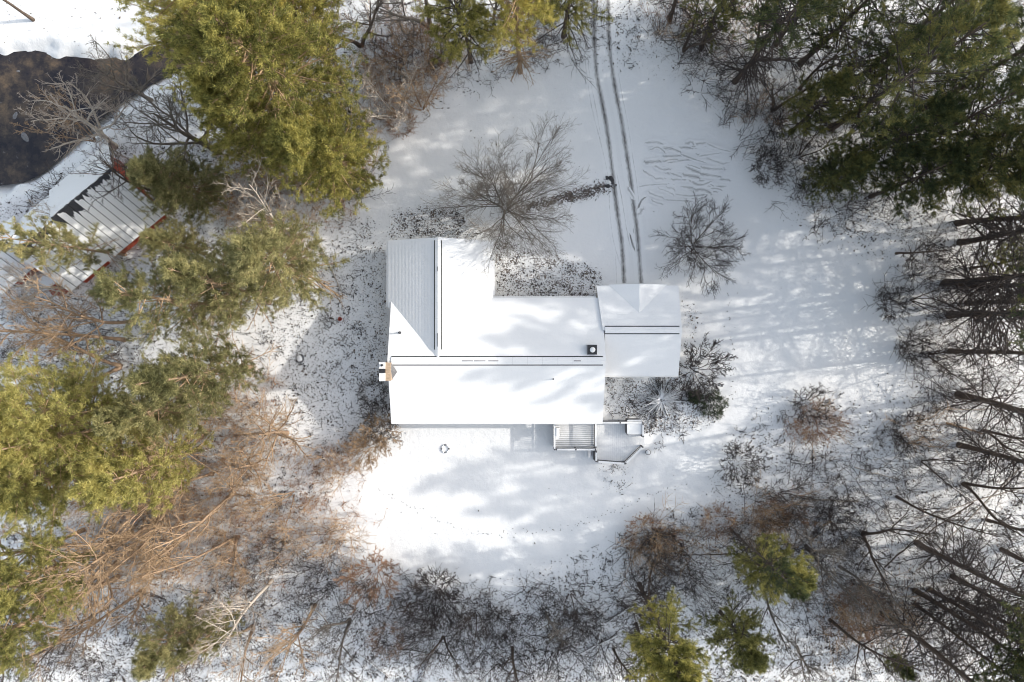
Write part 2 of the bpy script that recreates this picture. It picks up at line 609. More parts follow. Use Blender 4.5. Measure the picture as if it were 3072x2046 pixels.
for i in range(34):
    x_, y_ = gs.uniform(1915, 2120), gs.uniform(425, 600)
    l_, c_ = gs.uniform(30, 90), gs.uniform(-14, 14)
    SCR.append([(x_, y_), (x_ + l_ * .5, y_ + c_ + l_ * .06), (x_ + l_, y_ + c_ * .6 + l_ * gs.uniform(-.1, .35))])
for i, s in enumerate(SCR):
    strip('plough_scrape', s, 0.35 + 0.4 * ((i * 7) % 5) / 5, M['scrape'], drive, 0.010 + 0.003 * (i % 4), True, 0.25)


# ------------------------------------------------------------------ house
house = thing('house', 'large snow roofed L-shaped house with attached garage in the clearing', 'house', (0, 0, 0))


def roof_plane(name, e0, e1, r1, r0, mat, parent, th=0.16, course=0.145, step=0.012, under=None):
    """slab from eave e0-e1 up to ridge r0-r1 with shingle courses as real steps"""
    e0, e1, r0, r1 = [np.array(q, float) for q in (e0, e1, r0, r1)]
    n = np.cross(e1 - e0, r0 - e0)
    n /= np.linalg.norm(n)
    if n[2] < 0:
        n = -n
    k = max(1, int(np.linalg.norm((r0 + r1) / 2 - (e0 + e1) / 2) / course))
    V, F = [], []
    for i in range(k):
        t0, t1 = i / k, (i + 1) / k
        a, b = e0 + (r0 - e0) * t0, e1 + (r1 - e1) * t0
        c, d = e1 + (r1 - e1) * t1, e0 + (r0 - e0) * t1
        V += [a + n * step, b + n * step, c, d]
        o = 4 * i
        F.append((o, o + 1, o + 2, o + 3))
        if i:
            F.append((o - 1, o - 2, o + 1, o))
    o = len(V)
    V += [e0 - n * th, e1 - n * th, r1 - n * th, r0 - n * th]
    last = 4 * (k - 1)
    F += [(o + 3, o + 2, o + 1, o), (0, o, o + 1, 1), (last + 3, last + 2, o + 2, o + 3)]
    V += [e0, r0, e1, r1]
    F += [(o + 4, o + 5, o + 3, o), (o + 6, o + 1, o + 2, o + 7)]
    me = mesh_py(name, V, F, mat)
    return link(name, me, parent)


ZE, ZR = 3.1, 4.9
XL, XR, YS, YN, YR = -10.06, 7.55, -6.81, 3.61, -1.60


def gable_walls(mb, x0, x1, y0, y1, ze, ridge_axis, zr, top=0.2):
    """walls with gables, butting under the roof"""
    ze, zr = ze - top, zr - top
    if ridge_axis == 'x':
        ym = (y0 + y1) / 2
        v = [(x0, y0, 0), (x1, y0, 0), (x1, y1, 0), (x0, y1, 0), (x0, y0, ze), (x1, y0, ze), (x1, y1, ze), (x0, y1, ze), (x0, ym, zr), (x1, ym, zr)]
        mb.add(v, [(0, 1, 5, 4), (2, 3, 7, 6), (1, 2, 6, 9, 5), (3, 0, 4, 8, 7)])
    else:
        xm = (x0 + x1) / 2
        v = [(x0, y0, 0), (x1, y0, 0), (x1, y1, 0), (x0, y1, 0), (x0, y0, ze), (x1, y0, ze), (x1, y1, ze), (x0, y1, ze), (xm, y0, zr), (xm, y1, zr)]
        mb.add(v, [(0, 1, 5, 8, 4), (2, 3, 7, 9, 6), (1, 2, 6, 5), (3, 0, 4, 7)])


w1, w2, w3 = MB(), MB(), MB()
gable_walls(w1, XL + .35, XR - .3, YS + .4, YN - .4, ZE, 'x', ZR)
gable_walls(w2, -10.36 + .4, -1.556 - .4, 2.0, 8.36 - .35, ZE, 'y', 4.85)
gable_walls(w3, 7.4, 13.89 - .35, -2.89 + .35, 4.62 - .4, 3.0, 'x', 4.2)
for w_ in (w1, w2, w3):
    w_.build('wall', M['wall'], house)
# main roof
roof_plane('main_roof', (XL, YS, ZE), (XR, YS, ZE), (XR + .03, YR, ZR), (XL, YR, ZR), M['roof_snow'], house)
roof_plane('main_roof', (XR - .05, YN, ZE), (XL, YN, ZE), (XL, YR, ZR), (XR + .03, YR, ZR), M['roof_snow'], house)
# wing roof, running up into the main slope
XW0, XW1, XWR, YT, YB = -10.36, -1.556, -5.985, 8.37, -1.35
ZW = 4.86
roof_plane('wing_roof', (XW0, YT, 3.08), (XW0, 2.86, 3.08), (XWR, YB, ZW), (XWR, YT, ZW), M['roof_snow'], house)
roof_plane('wing_roof', (XW1, 3.40, 3.08), (XW1, YT, 3.08), (XWR, YT, ZW), (XWR, YB, ZW), M['roof_snow'], house)
# garage roof
roof_plane('garage_roof', (13.89, 4.62, 3.0), (7.05, 4.62, 3.0), (7.43, 0.90, 4.2), (13.89, 0.90, 4.2), M['roof_snow'], house)
roof_plane('garage_roof', (7.62, -2.89, 3.0), (13.89, -2.89, 3.0), (13.89, 0.90, 4.2), (7.62, 0.90, 4.2), M['roof_snow'], house)
# low cross gable over the garage door
gb = MB()
gb.add([(10.5, 4.71, 3.76), (10.5, 2.30, 3.76), (12.95, 4.71, 2.995), (10.5, 4.71, 3.60), (12.95, 4.71, 2.84), (8.05, 4.71, 2.995), (8.05, 4.71, 2.84)],
       [(0, 1, 2), (0, 5, 1), (0, 2, 4, 3), (5, 0, 3, 6)])
gb.build('garage_gable_roof', M['roof_snow'], house)

# ridge vents: four-foot sections with dark slots at their edges
def ridge_vent(a, b, slope, sec=1.22, wd=0.30, side_dark=0.0):
    a, b = np.array(a, float), np.array(b, float)
    L = np.linalg.norm(b - a)
    d = (b - a) / L
    s = np.array([-d[1], d[0], 0])
    base = MB()
    n = max(1, round(L / sec))
    V = []
    for p_ in (a, b):
        for k_, dz in ((-1, -slope * (wd + .085)), (0, 0.0), (1, -slope * (wd + .085))):
            V.append(p_ + s * k_ * (wd + .085) + np.array([0, 0, dz + 0.035]))
    base.add(V, [(0, 1, 4, 3), (1, 2, 5, 4)])
    bo = base.build('ridge_vent', M['dark'], house)
    me = None
    ls = L / n
    for i in range(n):
        o = a + d * (i * ls + .003)
        q = a + d * ((i + 1) * ls - .003)
        V = []
        for p_ in (o, q):
            for k_ in (-1, 0, 1):
                V.append(p_ + s * k_ * wd + np.array([0, 0, -slope * abs(k_) * wd + 0.075]))
            for k_ in (-1, 1):
                V.append(p_ + s * k_ * wd + np.array([0, 0, -slope * wd + 0.04]))
        mb = MB().add(V, [(0, 1, 6, 5), (1, 2, 7, 6), (0, 5, 8, 3), (2, 4, 9, 7), (0, 3, 4, 2, 1), (5, 6, 7, 9, 8)])
        mb.build('vent_section', M['roof_snow'], bo)
    # bare shingle showing along the crest
    g = np.random.default_rng(int(abs(a[0]) * 100))
    for i in range(int(L / 3.2) if L > 7 else 0):
        s0 = g.uniform(.1, L - 1.2)
        s1 = s0 + g.uniform(.3, 1.1)
        o, q = a + d * s0, a + d * s1
        V = [o + s * .035 + (0, 0, .066 + .004 * (i % 3)), o - s * .035 + (0, 0, .066 + .004 * (i % 3)), q - s * .03 + (0, 0, .066 + .004 * (i % 3)), q + s * .03 + (0, 0, .066 + .004 * (i % 3))]
        V = [v_ + np.array([0, 0, .02]) for v_ in V]
        MB().add(V, [(0, 1, 2, 3)]).build('bare_shingle', M['shingle'], bo)
    return bo


ridge_vent((-9.75, YR, ZR), (7.35, YR, ZR), 0.346)
ridge_vent((XWR, 8.15, ZW), (XWR, -0.70, ZW), 0.40, wd=0.24)
ridge_vent((7.6, 0.90, 4.2), (13.7, 0.90, 4.2), 0.32, wd=0.26)

# chimney with a cedar-sided chase at the west gable
mb = MB().box(-10.55, -9.72, -3.15, -1.75, 0.0, 5.35)
chimney = mb.build('chimney', M['brick'], house)
MB().box(-10.62, -10.12, -3.2, -2.55, 5.35, 5.47).build('chimney_cap', M['snow'], chimney)
MB().box(-10.62, -10.12, -2.22, -1.70, 5.35, 5.47).build('chimney_cap', M['snow'], chimney)
MB().box(-10.60, -10.14, -2.545, -2.225, 5.35, 5.60).build('flue', M['black'], chimney)
MB().cyl((-10.36, -1.93), .09, .09, 5.47, 5.75, 14).build('flue', M['black'], chimney)
MB().box(-10.115, -9.70, -3.18, -1.72, 5.351, 5.43).build('cap_board', M['cedar'], chimney)
# cricket behind the chimney
MB().add([(-9.72, -3.10, 4.62), (-9.72, -1.75, 5.02), (-9.72, -2.4, 5.15), (-9.30, -2.5, 4.72)], [(0, 3, 2), (2, 3, 1), (0, 2, 1)]).build('cricket', M['shingle'], chimney)

# plumbing vents and the square exhaust
def rz_main(y):
    return ZE + (ZR - ZE) * (1 - abs(y - YR) / 5.21)


def pipe(px, py, zg, r=0.06, h=0.45):
    q = W(px, py, zg)
    mb = MB().cyl((q[0], q[1]), r * 1.9, r, zg - .12, zg + 0.05, 12).cyl((q[0], q[1]), r, r, zg + .05, zg + h, 12)
    v = mb.build('vent_pipe', M['black'], house)
    return v


pipe(1199, 998, 4.25)
pipe(1660, 1137, 4.4, 0.05, 0.3)
q = W(1775, 1049, 4.65)
sq = MB().box(q[0] - .40, q[0] + .40, q[1] - .40, q[1] + .40, 4.3, 4.98).build('roof_exhaust', M['metal'], house)
MB().box(q[0] - .38, q[0] + .38, q[1] - .38, q[1] + .38, 4.981, 5.01).build('exhaust_screen', M['black'], sq)
MB().lathe((q[0] + .03, q[1] + .0, 5.01), [(.22, 0), (.22, .05), (.15, .1), (.02, .13)], 18).build('exhaust_cap', M['snow'], sq, True)
# fascias / gutters
for a_, b_ in (((XL, YS - .06, ZE - .1), (XR, YS - .06, ZE - .1)), ((-1.50, YN + .06, ZE - .12), (7.0, YN + .06, ZE - .12)),
               ((XW1 + .06, YN + .2, 2.96), (XW1 + .06, YT, 2.96)), ((XW0 - .06, 2.9, 2.96), (XW0 - .06, YT, 2.96)), ((7.7, -2.95, 2.88), (13.85, -2.95, 2.88))):
    MB().bar(a_, b_, .12, .12).build('gutter', M['trim'], house)
# openings
def window(x, y, z, w, h, axis_, out):
    if axis_ == 'x':
        f = MB().box(x - w / 2 - .08, x + w / 2 + .08, min(y, y + out * .06), max(y, y + out * .06), z - .08, z + h + .08)
        fo = f.build('window', M['trim'], house)
        MB().box(x - w / 2, x + w / 2, min(y + out * .03, y + out * .07), max(y + out * .03, y + out * .07), z, z + h).build('pane', M['glass'], fo)
    else:
        f = MB().box(min(x, x + out * .06), max(x, x + out * .06), y - w / 2 - .08, y + w / 2 + .08, z - .08, z + h + .08)
        fo = f.build('window', M['trim'], house)
        MB().box(min(x + out * .03, x + out * .07), max(x + out * .03, x + out * .07), y - w / 2, y + w / 2, z, z + h).build('pane', M['glass'], fo)


for x in (-8, -5, -2, 1.2):
    window(x, YS + .4, 0.95, 1.1, 1.3, 'x', -1)
for y in (3.5, 6.2):
    window(-10.36 + .4, y, 0.95, 1.1, 1.3, 'y', -1)
window(-5.98, 8.01, 0.95, 1.6, 1.3, 'x', 1)
for x in (1.0, 4.0):
    window(x, YN - .4, .95, 1.2, 1.3, 'x', 1)
MB().box(8.3, 12.9, 4.22, 4.28, 0.0, 2.3).build('garage_door', M['trim'], house)
MB().box(5.4, 6.4, 3.21, 3.27, 0.1, 2.2).build('front_door', M['barn_red'], house)
MB().box(3.9, 5.7, -6.47, -6.41, 0.55, 2.6).build('patio_door', M['glass'], house)

# ------------------------------------------------------------------ deck
deck = thing('wooden_deck', 'two-level snowy wooden deck with white railings behind the house', 'deck', (0, 0, 0))
ZD = 0.75
p0 = W(1660, 1276, ZD); p1 = W(1784, 1345, ZD)
x0, x1, y1, y0 = p0[0], p1[0], YS + .35, p1[1]
MB().box(x0 + .05, x1 - .02, y0 + .05, y1, 0.0, ZD - .06).build('deck_frame', M['deckwood'], deck)
nb = int((y1 - y0) / .165)
for i in range(nb):
    ya = y0 + (y1 - y0) * i / nb
    MB().box(x0, x1, ya + .014, ya + (y1 - y0) / nb - .014, ZD - .04, ZD).build('deck_board', M['snow'], deck)
# second, larger level with the clipped corner
ZD2 = 0.62
pts = [W(1786, 1262, ZD2), W(1925, 1262, ZD2), W(1925, 1338, ZD2), W(1871, 1387, ZD2), W(1782, 1381, ZD2)]
pts = [np.array(q_) for q_ in pts]
pts[0][1] = pts[1][1]
xa, xb = pts[0][0], pts[1][0]
yt = pts[1][1]


def deck_y_low(x):
    a_, b_, c_ = pts[4], pts[3], pts[2]
    if x <= b_[0]:
        return a_[1] + (b_[1] - a_[1]) * (x - a_[0]) / (b_[0] - a_[0])
    return b_[1] + (c_[1] - b_[1]) * (x - b_[0]) / (c_[0] - b_[0])


MB().add([(q_[0], q_[1], z_) for z_ in (0.0, ZD2 - .05) for q_ in pts],
         [(0, 1, 6, 5), (1, 2, 7, 6), (2, 3, 8, 7), (3, 4, 9, 8), (4, 0, 5, 9), (5, 6, 7, 8, 9)]).build('deck_frame', M['deckwood'], deck)
nb = int((xb - xa) / .165)
for i in range(nb):
    xm0, xm1 = xa + (xb - xa) * i / nb + .004, xa + (xb - xa) * (i + 1) / nb - .004
    l0, l1 = deck_y_low(xm0), deck_y_low(xm1)
    v = [(xm0, l0, ZD2 - .04), (xm1, l1, ZD2 - .04), (xm1, yt, ZD2 - .04), (xm0, yt, ZD2 - .04)]
    v += [(a_, b_, ZD2) for a_, b_, _ in v]
    MB().add(v, [(3, 2, 1, 0), (4, 5, 6, 7), (0, 1, 5, 4), (1, 2, 6, 5), (2, 3, 7, 6), (3, 0, 4, 7)]).build('deck_board', M['snow'], deck)
bal_me = MB().box(-.022, .022, -.022, .022, 0, .82)
bal_me = mesh_py('baluster', bal_me.v, bal_me.f, M['deckwood'])
post_me = MB().box(-.06, .06, -.06, .06, 0, 1.02)
post_me = mesh_py('railing_post', post_me.v, post_me.f, M['deckwood'])


def railing(a_, b_, z):
    a_, b_ = np.array([a_[0], a_[1], z]), np.array([b_[0], b_[1], z])
    L = np.linalg.norm(b_ - a_)
    r = MB().bar(a_ + (0, 0, .97), b_ + (0, 0, .97), .15, .05).build('railing', M['snow'], deck)
    MB().bar(a_ + (0, 0, .1), b_ + (0, 0, .1), .06, .07).build('bottom_rail', M['deckwood'], r)
    MB().bar(a_ + (0, 0, .925), b_ + (0, 0, .925), .17, .03).build('top_rail', M['deckwood'], r)
    n = max(2, int(L / .17))
    for i in range(1, n):
        link('baluster', bal_me, r, a_ + (b_ - a_) * i / n + np.array([0, 0, .12]))
    k = max(1, round(L / 1.9))
    for i in range(k + 1):
        link('railing_post', post_me, r, a_ + (b_ - a_) * i / k)


railing((x0 + .05, y1 - .4), (x0 + .05, y0 + .05), ZD)
railing((x0 + .2, y0 + .05), (x1 - .05, y0 + .05), ZD)
railing((x1 - .02, y0 + .25), (x1 - .02, y1 - .5), ZD)
railing(pts[4] + (.08, .9, 0), pts[4] + (.08, .08, 0), ZD2)
railing(pts[4] + (.2, .06, 0), pts[3] + (-.05, .06, 0), ZD2)
railing(pts[3] + (.02, .08, 0), pts[2] + (-.1, .05, 0), ZD2)
railing(pts[0] + (.1, -.06, 0), pts[1] + (-.1, -.06, 0), ZD2)
railing(pts[1] + (-.06, -.2, 0), pts[1] + (-.06, -1.25, 0), ZD2)
for i in range(3):
    MB().box(xb + .02 + .30 * i, xb + .28 + .30 * i, pts[2][1] + .1, pts[2][1] + 1.05, 0.0, ZD2 - .17 * (i + 1) + .02).build('stair_tread', M['snow'], deck)
sx0, sx1 = W(1772, 1365)[0], W(1784, 1365)[0]
for i in range(2):
    MB().box(sx0 - .28 * i - .25, sx0 - .28 * i, pts[4][1] + .2, pts[4][1] + .85, 0.0, ZD2 - .2 * (i + 1)).build('stair_tread', M['snow'], deck)

# hot tub
hq = W(1903, 1281, 1.4)
tub = thing('hot_tub', 'square hot tub with snow covered lid at the deck corner', 'hot tub', (hq[0], hq[1], ZD2))


def rounded(mb, w, h, z0, z1, r=.15, n=4):
    ring = []
    for (cx_, cy_, a0) in ((w - r, h - r, 0), (-(w - r), h - r, 90), (-(w - r), -(h - r), 180), (w - r, -(h - r), 270)):
        for i in range(n + 1):
            t = math.radians(a0 + 90 * i / n)
            ring.append((cx_ + r * math.cos(t), cy_ + r * math.sin(t)))
    k = len(ring)
    v = [(x_, y_, z0) for x_, y_ in ring] + [(x_, y_, z1) for x_, y_ in ring]
    return mb.add(v, [(i, (i + 1) % k, k + (i + 1) % k, k + i) for i in range(k)] + [tuple(range(k, 2 * k)), tuple(range(k - 1, -1, -1))])


rounded(MB(), .66, .66, 0, .76).build('tub_shell', M['deckwood'], tub)
rounded(MB(), .63, .63, .761, .86, .12).build('tub_cover', M['snow'], tub)
for i in range(9):
    MB().box(-.6 + .135 * i, -.6 + .135 * i + .06, -.70, -.665, .05, .7).build('cabinet_slat', M['trim'], tub)
# grill
gq = W(1670, 1294, 1.3)
grill = thing('barbecue_grill', 'snow covered barbecue grill on the upper deck by the house', 'grill', (gq[0], gq[1], ZD))
rounded(MB(), .22, .36, .25, .85, .08).build('firebox', M['black'], grill)
hood = MB()
nn = 8
for i in range(nn + 1):
    t = math.pi * i / nn
    for y_ in (-.34, .34):
        hood.v.append((.22 * math.cos(t), y_, .86 + .2 * math.sin(t)))
hood.f += [(2 * i, 2 * i + 1, 2 * i + 3, 2 * i + 2) for i in range(nn)] + [tuple(range(0, 2 * nn + 2, 2)), tuple(range(2 * nn + 1, 0, -2))]
hood.build('hood', M['snow'], grill)
MB().box(-.2, .2, .37, .6, .8, .85).build('side_shelf', M['snow'], grill)
MB().box(-.2, .2, -.6, -.37, .8, .85).build('side_shelf', M['snow'], grill)
MB().bar((.24, -.25, .92), (.24, .25, .92), .03, .03).build('handle', M['metal'], grill)
for x_ in (-.17, .17):
    for y_ in (-.3, .3):
        MB().box(x_ - .02, x_ + .02, y_ - .02, y_ + .02, 0, .25).build('leg', M['black'], grill)

# ------------------------------------------------------------------ barn
def barn_block(parent, org, ax, L, half, ze, zr, name, nse, rng, bare=0.16, wall_mat='barn_red'):
    """gable block: org = ridge end (x,y), ax = unit ridge direction, SE side carries dark seams with snow between"""
    ax = np.array(ax)
    se = np.array([-ax[1], ax[0]])
    if se[0] < 0:
        se = -se
    org = np.array(org)

    def P(s, d, z):
        q_ = org + ax * s + se * d
        return (q_[0], q_[1], z)
    over = .25
    ins = .6
    zsl = (zr - ze) / half
    zw = ze + ins * zsl - .12
    e0 = .75
    MB().add([P(e0, -half + ins, -0.3), P(L - e0, -half + ins, -0.3), P(L - e0, half - ins, -0.3), P(e0, half - ins, -0.3),
              P(e0, -half + ins, zw), P(L - e0, -half + ins, zw), P(L - e0, half - ins, zw), P(e0, half - ins, zw),
              P(e0, 0, zr - .15), P(L - e0, 0, zr - .15)],
             [(0, 1, 5, 4), (1, 2, 6, 9, 5), (2, 3, 7, 6), (3, 0, 4, 8, 7)]).build('wall', M[wall_mat], parent)
    for sgn in (-1, 1):
        th = .1
        mb = MB()
        v = [P(0, 0, zr), P(L, 0, zr), P(L, sgn * half, ze), P(0, sgn * half, ze)]
        v += [(a_, b_, c_ - th) for a_, b_, c_ in v]
        mb.add(v, [(0, 1, 2, 3), (7, 6, 5, 4), (0, 4, 5, 1), (1, 5, 6, 2), (2, 6, 7, 3), (3, 7, 4, 0)])
        mb.build('roof', M['barn_roof'], parent)

    def on(s, d, lift):
        return P(s, d, zr - abs(d) * zsl + lift)
    bw = L / nse
    for i in range(nse):
        s0, s1 = i * bw + .02, (i + 1) * bw - .02
        t0 = half * max(.02, bare + rng.uniform(-.07, .14))
        jag = []
        for k in range(6):
            jag.append((s0 + (s1 - s0) * k / 5, max(.03, t0 + rng.uniform(-.12, .12) + .5 * (k - 2.5) / 5 * rng.uniform(-1, 1))))
        top = [on(s_, d_, .07) for s_, d_ in jag] + [on(s1, half + .04, .07), on(s0, half + .04, .07)]
        bot = [on(s_, d_, .005) for s_, d_ in jag] + [on(s1, half + .04, .005), on(s0, half + .04, .005)]
        k = len(top)
        MB().add(top + bot, [tuple(range(k))] + [(j, k + j, k + (j + 1) % k, (j + 1) % k) for j in range(k)]).build('snow_panel', M['snow'], parent)
        MB().bar(on(i * bw, .05, .045), on(i * bw, half, .045), .035, .085).build('roof_seam', M['barn_roof'], parent)
    # north-west side: one blanket of snow with a ragged ridge edge
    jag = [(L * k / 24, -rng.uniform(-.02, .22)) for k in range(25)]
    top = [on(s_, d_, .09) for s_, d_ in jag] + [on(L, -half - .05, .09), on(0, -half - .05, .09)]
    bot = [on(s_, d_, .01) for s_, d_ in jag] + [on(L, -half - .05, .01), on(0, -half - .05, .01)]
    k = len(top)
    MB().add(top + bot, [tuple(range(k))] + [(j, k + j, k + (j + 1) % k, (j + 1) % k) for j in range(k)]).build('snow_blanket', M['snow'], parent)
    return P, on


rb = np.random.default_rng(11)
AX = (-0.77, -0.638)
barn = thing('barn', 'red barn with steep snow striped metal roof beside the brook', 'barn', (0, 0, 0))
P1, on1 = barn_block(barn, (-31.75, 13.8), AX, 6.4, 3.85, 2.2, 5.7, 'barn', 11, rb, 0.09)
o2 = np.array((-31.75, 13.8)) + np.array(AX) * 6.42
P2, on2 = barn_block(barn, o2, AX, 4.2, 3.7, 2.0, 5.3, 'barn_extension', 6, rb, 0.05)
shed = thing('shed', 'small snowy roofed shed at the far left edge below the barn', 'shed', (0, 0, 0))
sp = W(45, 735, 3.2)
barn_block(shed, (sp[0] + .6, sp[1] + .9), AX, 5.0, 2.2, 2.2, 3.9, 'shed', 8, rb, 0.02)
leanto = thing('lean_to', 'low red lean-to below the south corner of the barn', 'lean-to', (0, 0, 0))
lq = W(175, 835, 1.5)
v = MB().box(-1.3, 1.3, -.8, .8, -.2, 1.5, math.radians(39), (lq[0], lq[1])).build('wall', M['barn_red'], leanto)
MB().box(-1.4, .9, -.2, .95, 1.505, 1.62, math.radians(39), (lq[0], lq[1])).build('roof', M['snow'], leanto)
# ------------------------------------------------------------------ tree generators (vectorised)
def nrm(v):
    return v / (np.linalg.norm(v, axis=-1, keepdims=True) + 1e-9)


def grow(rng, P0, D0, L, m, wob=0.12, up=0.2):
    """grow N polylines of m points"""
    n = len(P0)
    P = np.zeros((n, m, 3))
    P[:, 0] = P0
    d = nrm(D0)
    st = (L / (m - 1))[:, None]
    for j in range(1, m):
        d = nrm(d + rng.normal(0, wob, (n, 3)) + np.array([0, 0, up]) / (m - 1))
        P[:, j] = P[:, j - 1] + d * st
    return P


def kids(rng, P, R, L, per, t0, t1, ang, lf, ljit=0.35, angj=0.2, taper=0.55):
    """starting points, directions, lengths and radii of side branches"""
    n, m, _ = P.shape
    t = t0 + (t1 - t0) * (np.arange(per)[None, :] + rng.uniform(0.1, 0.9, (n, per))) / per
    f = t * (m - 1)
    i0 = np.clip(f.astype(int), 0, m - 2)
    fr = (f - i0)[..., None]
    ii = np.arange(n)[:, None]
    A, B = P[ii, i0], P[ii, i0 + 1]
    p = A + (B - A) * fr
    tan = nrm(B - A)
    ref = np.where(np.abs(tan[..., 2:3]) < 0.9, np.array([0, 0, 1.0]), np.array([1.0, 0, 0]))
    u = nrm(np.cross(tan, ref))
    v = np.cross(tan, u)
    az = rng.uniform(0, 6.28, (n, 1)) + np.arange(per)[None, :] * 2.4 + rng.normal(0, 0.4, (n, per))
    side = u * np.cos(az)[..., None] + v * np.sin(az)[..., None]
    an = ang + rng.normal(0, angj, (n, per))
    d = tan * np.cos(an)[..., None] + side * np.sin(an)[..., None]
    l = L[:, None] * lf * (1 - taper * t) * rng.uniform(1 - ljit, 1 + ljit, (n, per))
    r = (R[ii, i0] * (1 - fr[..., 0]) + R[ii, i0 + 1] * fr[..., 0]) * 0.62
    return p.reshape(-1, 3), d.reshape(-1, 3), l.ravel(), r.ravel()


def tubes(P, R, sides):
    n, m, _ = P.shape
    T = nrm(np.gradient(P, axis=1))
    D = nrm(P[:, -1] - P[:, 0])
    ref = np.where(np.abs(D[:, 2:3]) < 0.9, np.array([0, 0, 1.0]), np.array([1.0, 0, 0]))
    u = nrm(np.cross(D, ref))[:, None, :]
    u = nrm(u - T * np.sum(u * T, -1, keepdims=True))
    v = np.cross(T, u)
    a = np.arange(sides) * 2 * math.pi / sides
    V = P[:, :, None, :] + R[:, :, None, None] * (u[:, :, None, :] * np.cos(a)[None, None, :, None] + v[:, :, None, :] * np.sin(a)[None, None, :, None])
    V = V.reshape(-1, 3)
    b = (np.arange(n) * m * sides)[:, None, None]
    j = (np.arange(m - 1) * sides)[None, :, None]
    k = np.arange(sides)[None, None, :]
    k2 = (np.arange(sides) + 1) % sides
    k2 = k2[None, None, :]
    q = np.stack([b + j + k, b + j + k2, b + j + sides + k2, b + j + sides + k], -1).reshape(-1, 4)
    return V, q


def rad(r0, m, end=0.3):
    return r0[:, None] * np.linspace(1, end, m)[None, :]


class Geo:
    def __init__(s):
        s.V, s.F, s.n = [], [], 0

    def add(s, V, F):
        s.V.append(V)
        s.F.append(F + s.n)
        s.n += len(V)
        return s

    def mesh(s, name, mat, smooth=False):
        return mesh_np(name, np.concatenate(s.V), np.concatenate(s.F), mat, smooth)


def bare_tree(seed, H, stems=1, r0=0.16, trunk_len=0.8, lean=0.0, stem_spread=0.1, n1=9, n2=6, n3=6, n4=0,
              a1=0.8, a2=0.7, l1=0.55, l2=0.5, l3=0.5, t0=0.3, up=0.35, wob=0.09, twig=0.009, base_r=0.15):
    """meshes (trunk, limbs) of a leafless tree with its foot at the origin"""
    g = np.random.default_rng(seed)
    az = np.arange(stems) * 2.4 + g.uniform(0, 6)
    P0 = np.stack([np.cos(az) * base_r * (stems > 1), np.sin(az) * base_r * (stems > 1), np.full(stems, -0.15)], 1)
    sp = stem_spread * g.uniform(0.5, 1.3, stems)
    D0 = np.stack([np.cos(az) * sp, np.sin(az) * sp, np.ones(stems)], 1)
    L0 = H * trunk_len * g.uniform(0.85, 1.1, stems)
    A = grow(g, P0, D0, L0, 10, wob * 0.5, 0.1)
    RA = rad(np.full(stems, r0), 10, 0.25)
    RA[:, 0] *= 1.35
    tr = Geo().add(*tubes(A, RA, 7))
    p, d, l, r = kids(g, A, RA, L0, n1, t0, 0.98, a1, l1, 0.3)
    B = grow(g, p, d, l, 8, wob, up)
    RB = rad(r, 8, 0.3)
    tr.add(*tubes(B, RB, 5))
    br = Geo()
    p, d, l, r = kids(g, B, RB, l, n2, 0.2, 1.0, a2, l2)
    C = grow(g, p, d, l, 6, wob * 1.2, up * 0.8)
    RC = rad(np.maximum(r, twig * 1.5), 6, 0.4)
    br.add(*tubes(C, RC, 4))
    p, d, l, r = kids(g, C, RC, l, n3, 0.15, 1.0, 0.6, l3)
    Dd = grow(g, p, d, np.maximum(l, 0.15), 4, wob * 1.3, up * 0.6)
    RD = rad(np.maximum(r * 0.8, twig), 4, 0.5)
    br.add(*tubes(Dd, RD, 3))
    if n4:
        p, d, l, r = kids(g, Dd, RD, np.maximum(l, 0.15), n4, 0.2, 1.0, 0.55, 0.6)
        E = grow(g, p, d, np.maximum(l, 0.12), 3, wob, up * 0.4)
        br.add(*tubes(E, rad(np.full(len(E), twig * 0.75), 3, 0.5), 3))
    return tr.mesh('trunk', None, True), br.mesh('branches', None)


def tufts(g, p, d, n, ln, wd, spread=0.6, upb=0.4):
    """needle bunches: n slim triangles round each point"""
    k = len(p)
    D = nrm(d[:, None, :] * 0.9 + np.array([0, 0, upb]) + g.normal(0, spread, (k, n, 3)))
    B = p[:, None, :] + g.normal(0, 0.06, (k, n, 3))
    Ln = ln * g.uniform(0.7, 1.2, (k, n, 1))
    S = nrm(np.cross(D, g.normal(0, 1, (k, n, 3)))) * wd / 2
    V = np.stack([B - S, B + S, B + D * Ln], 2).reshape(-1, 3)
    return V, np.arange(len(V)).reshape(-1, 3)


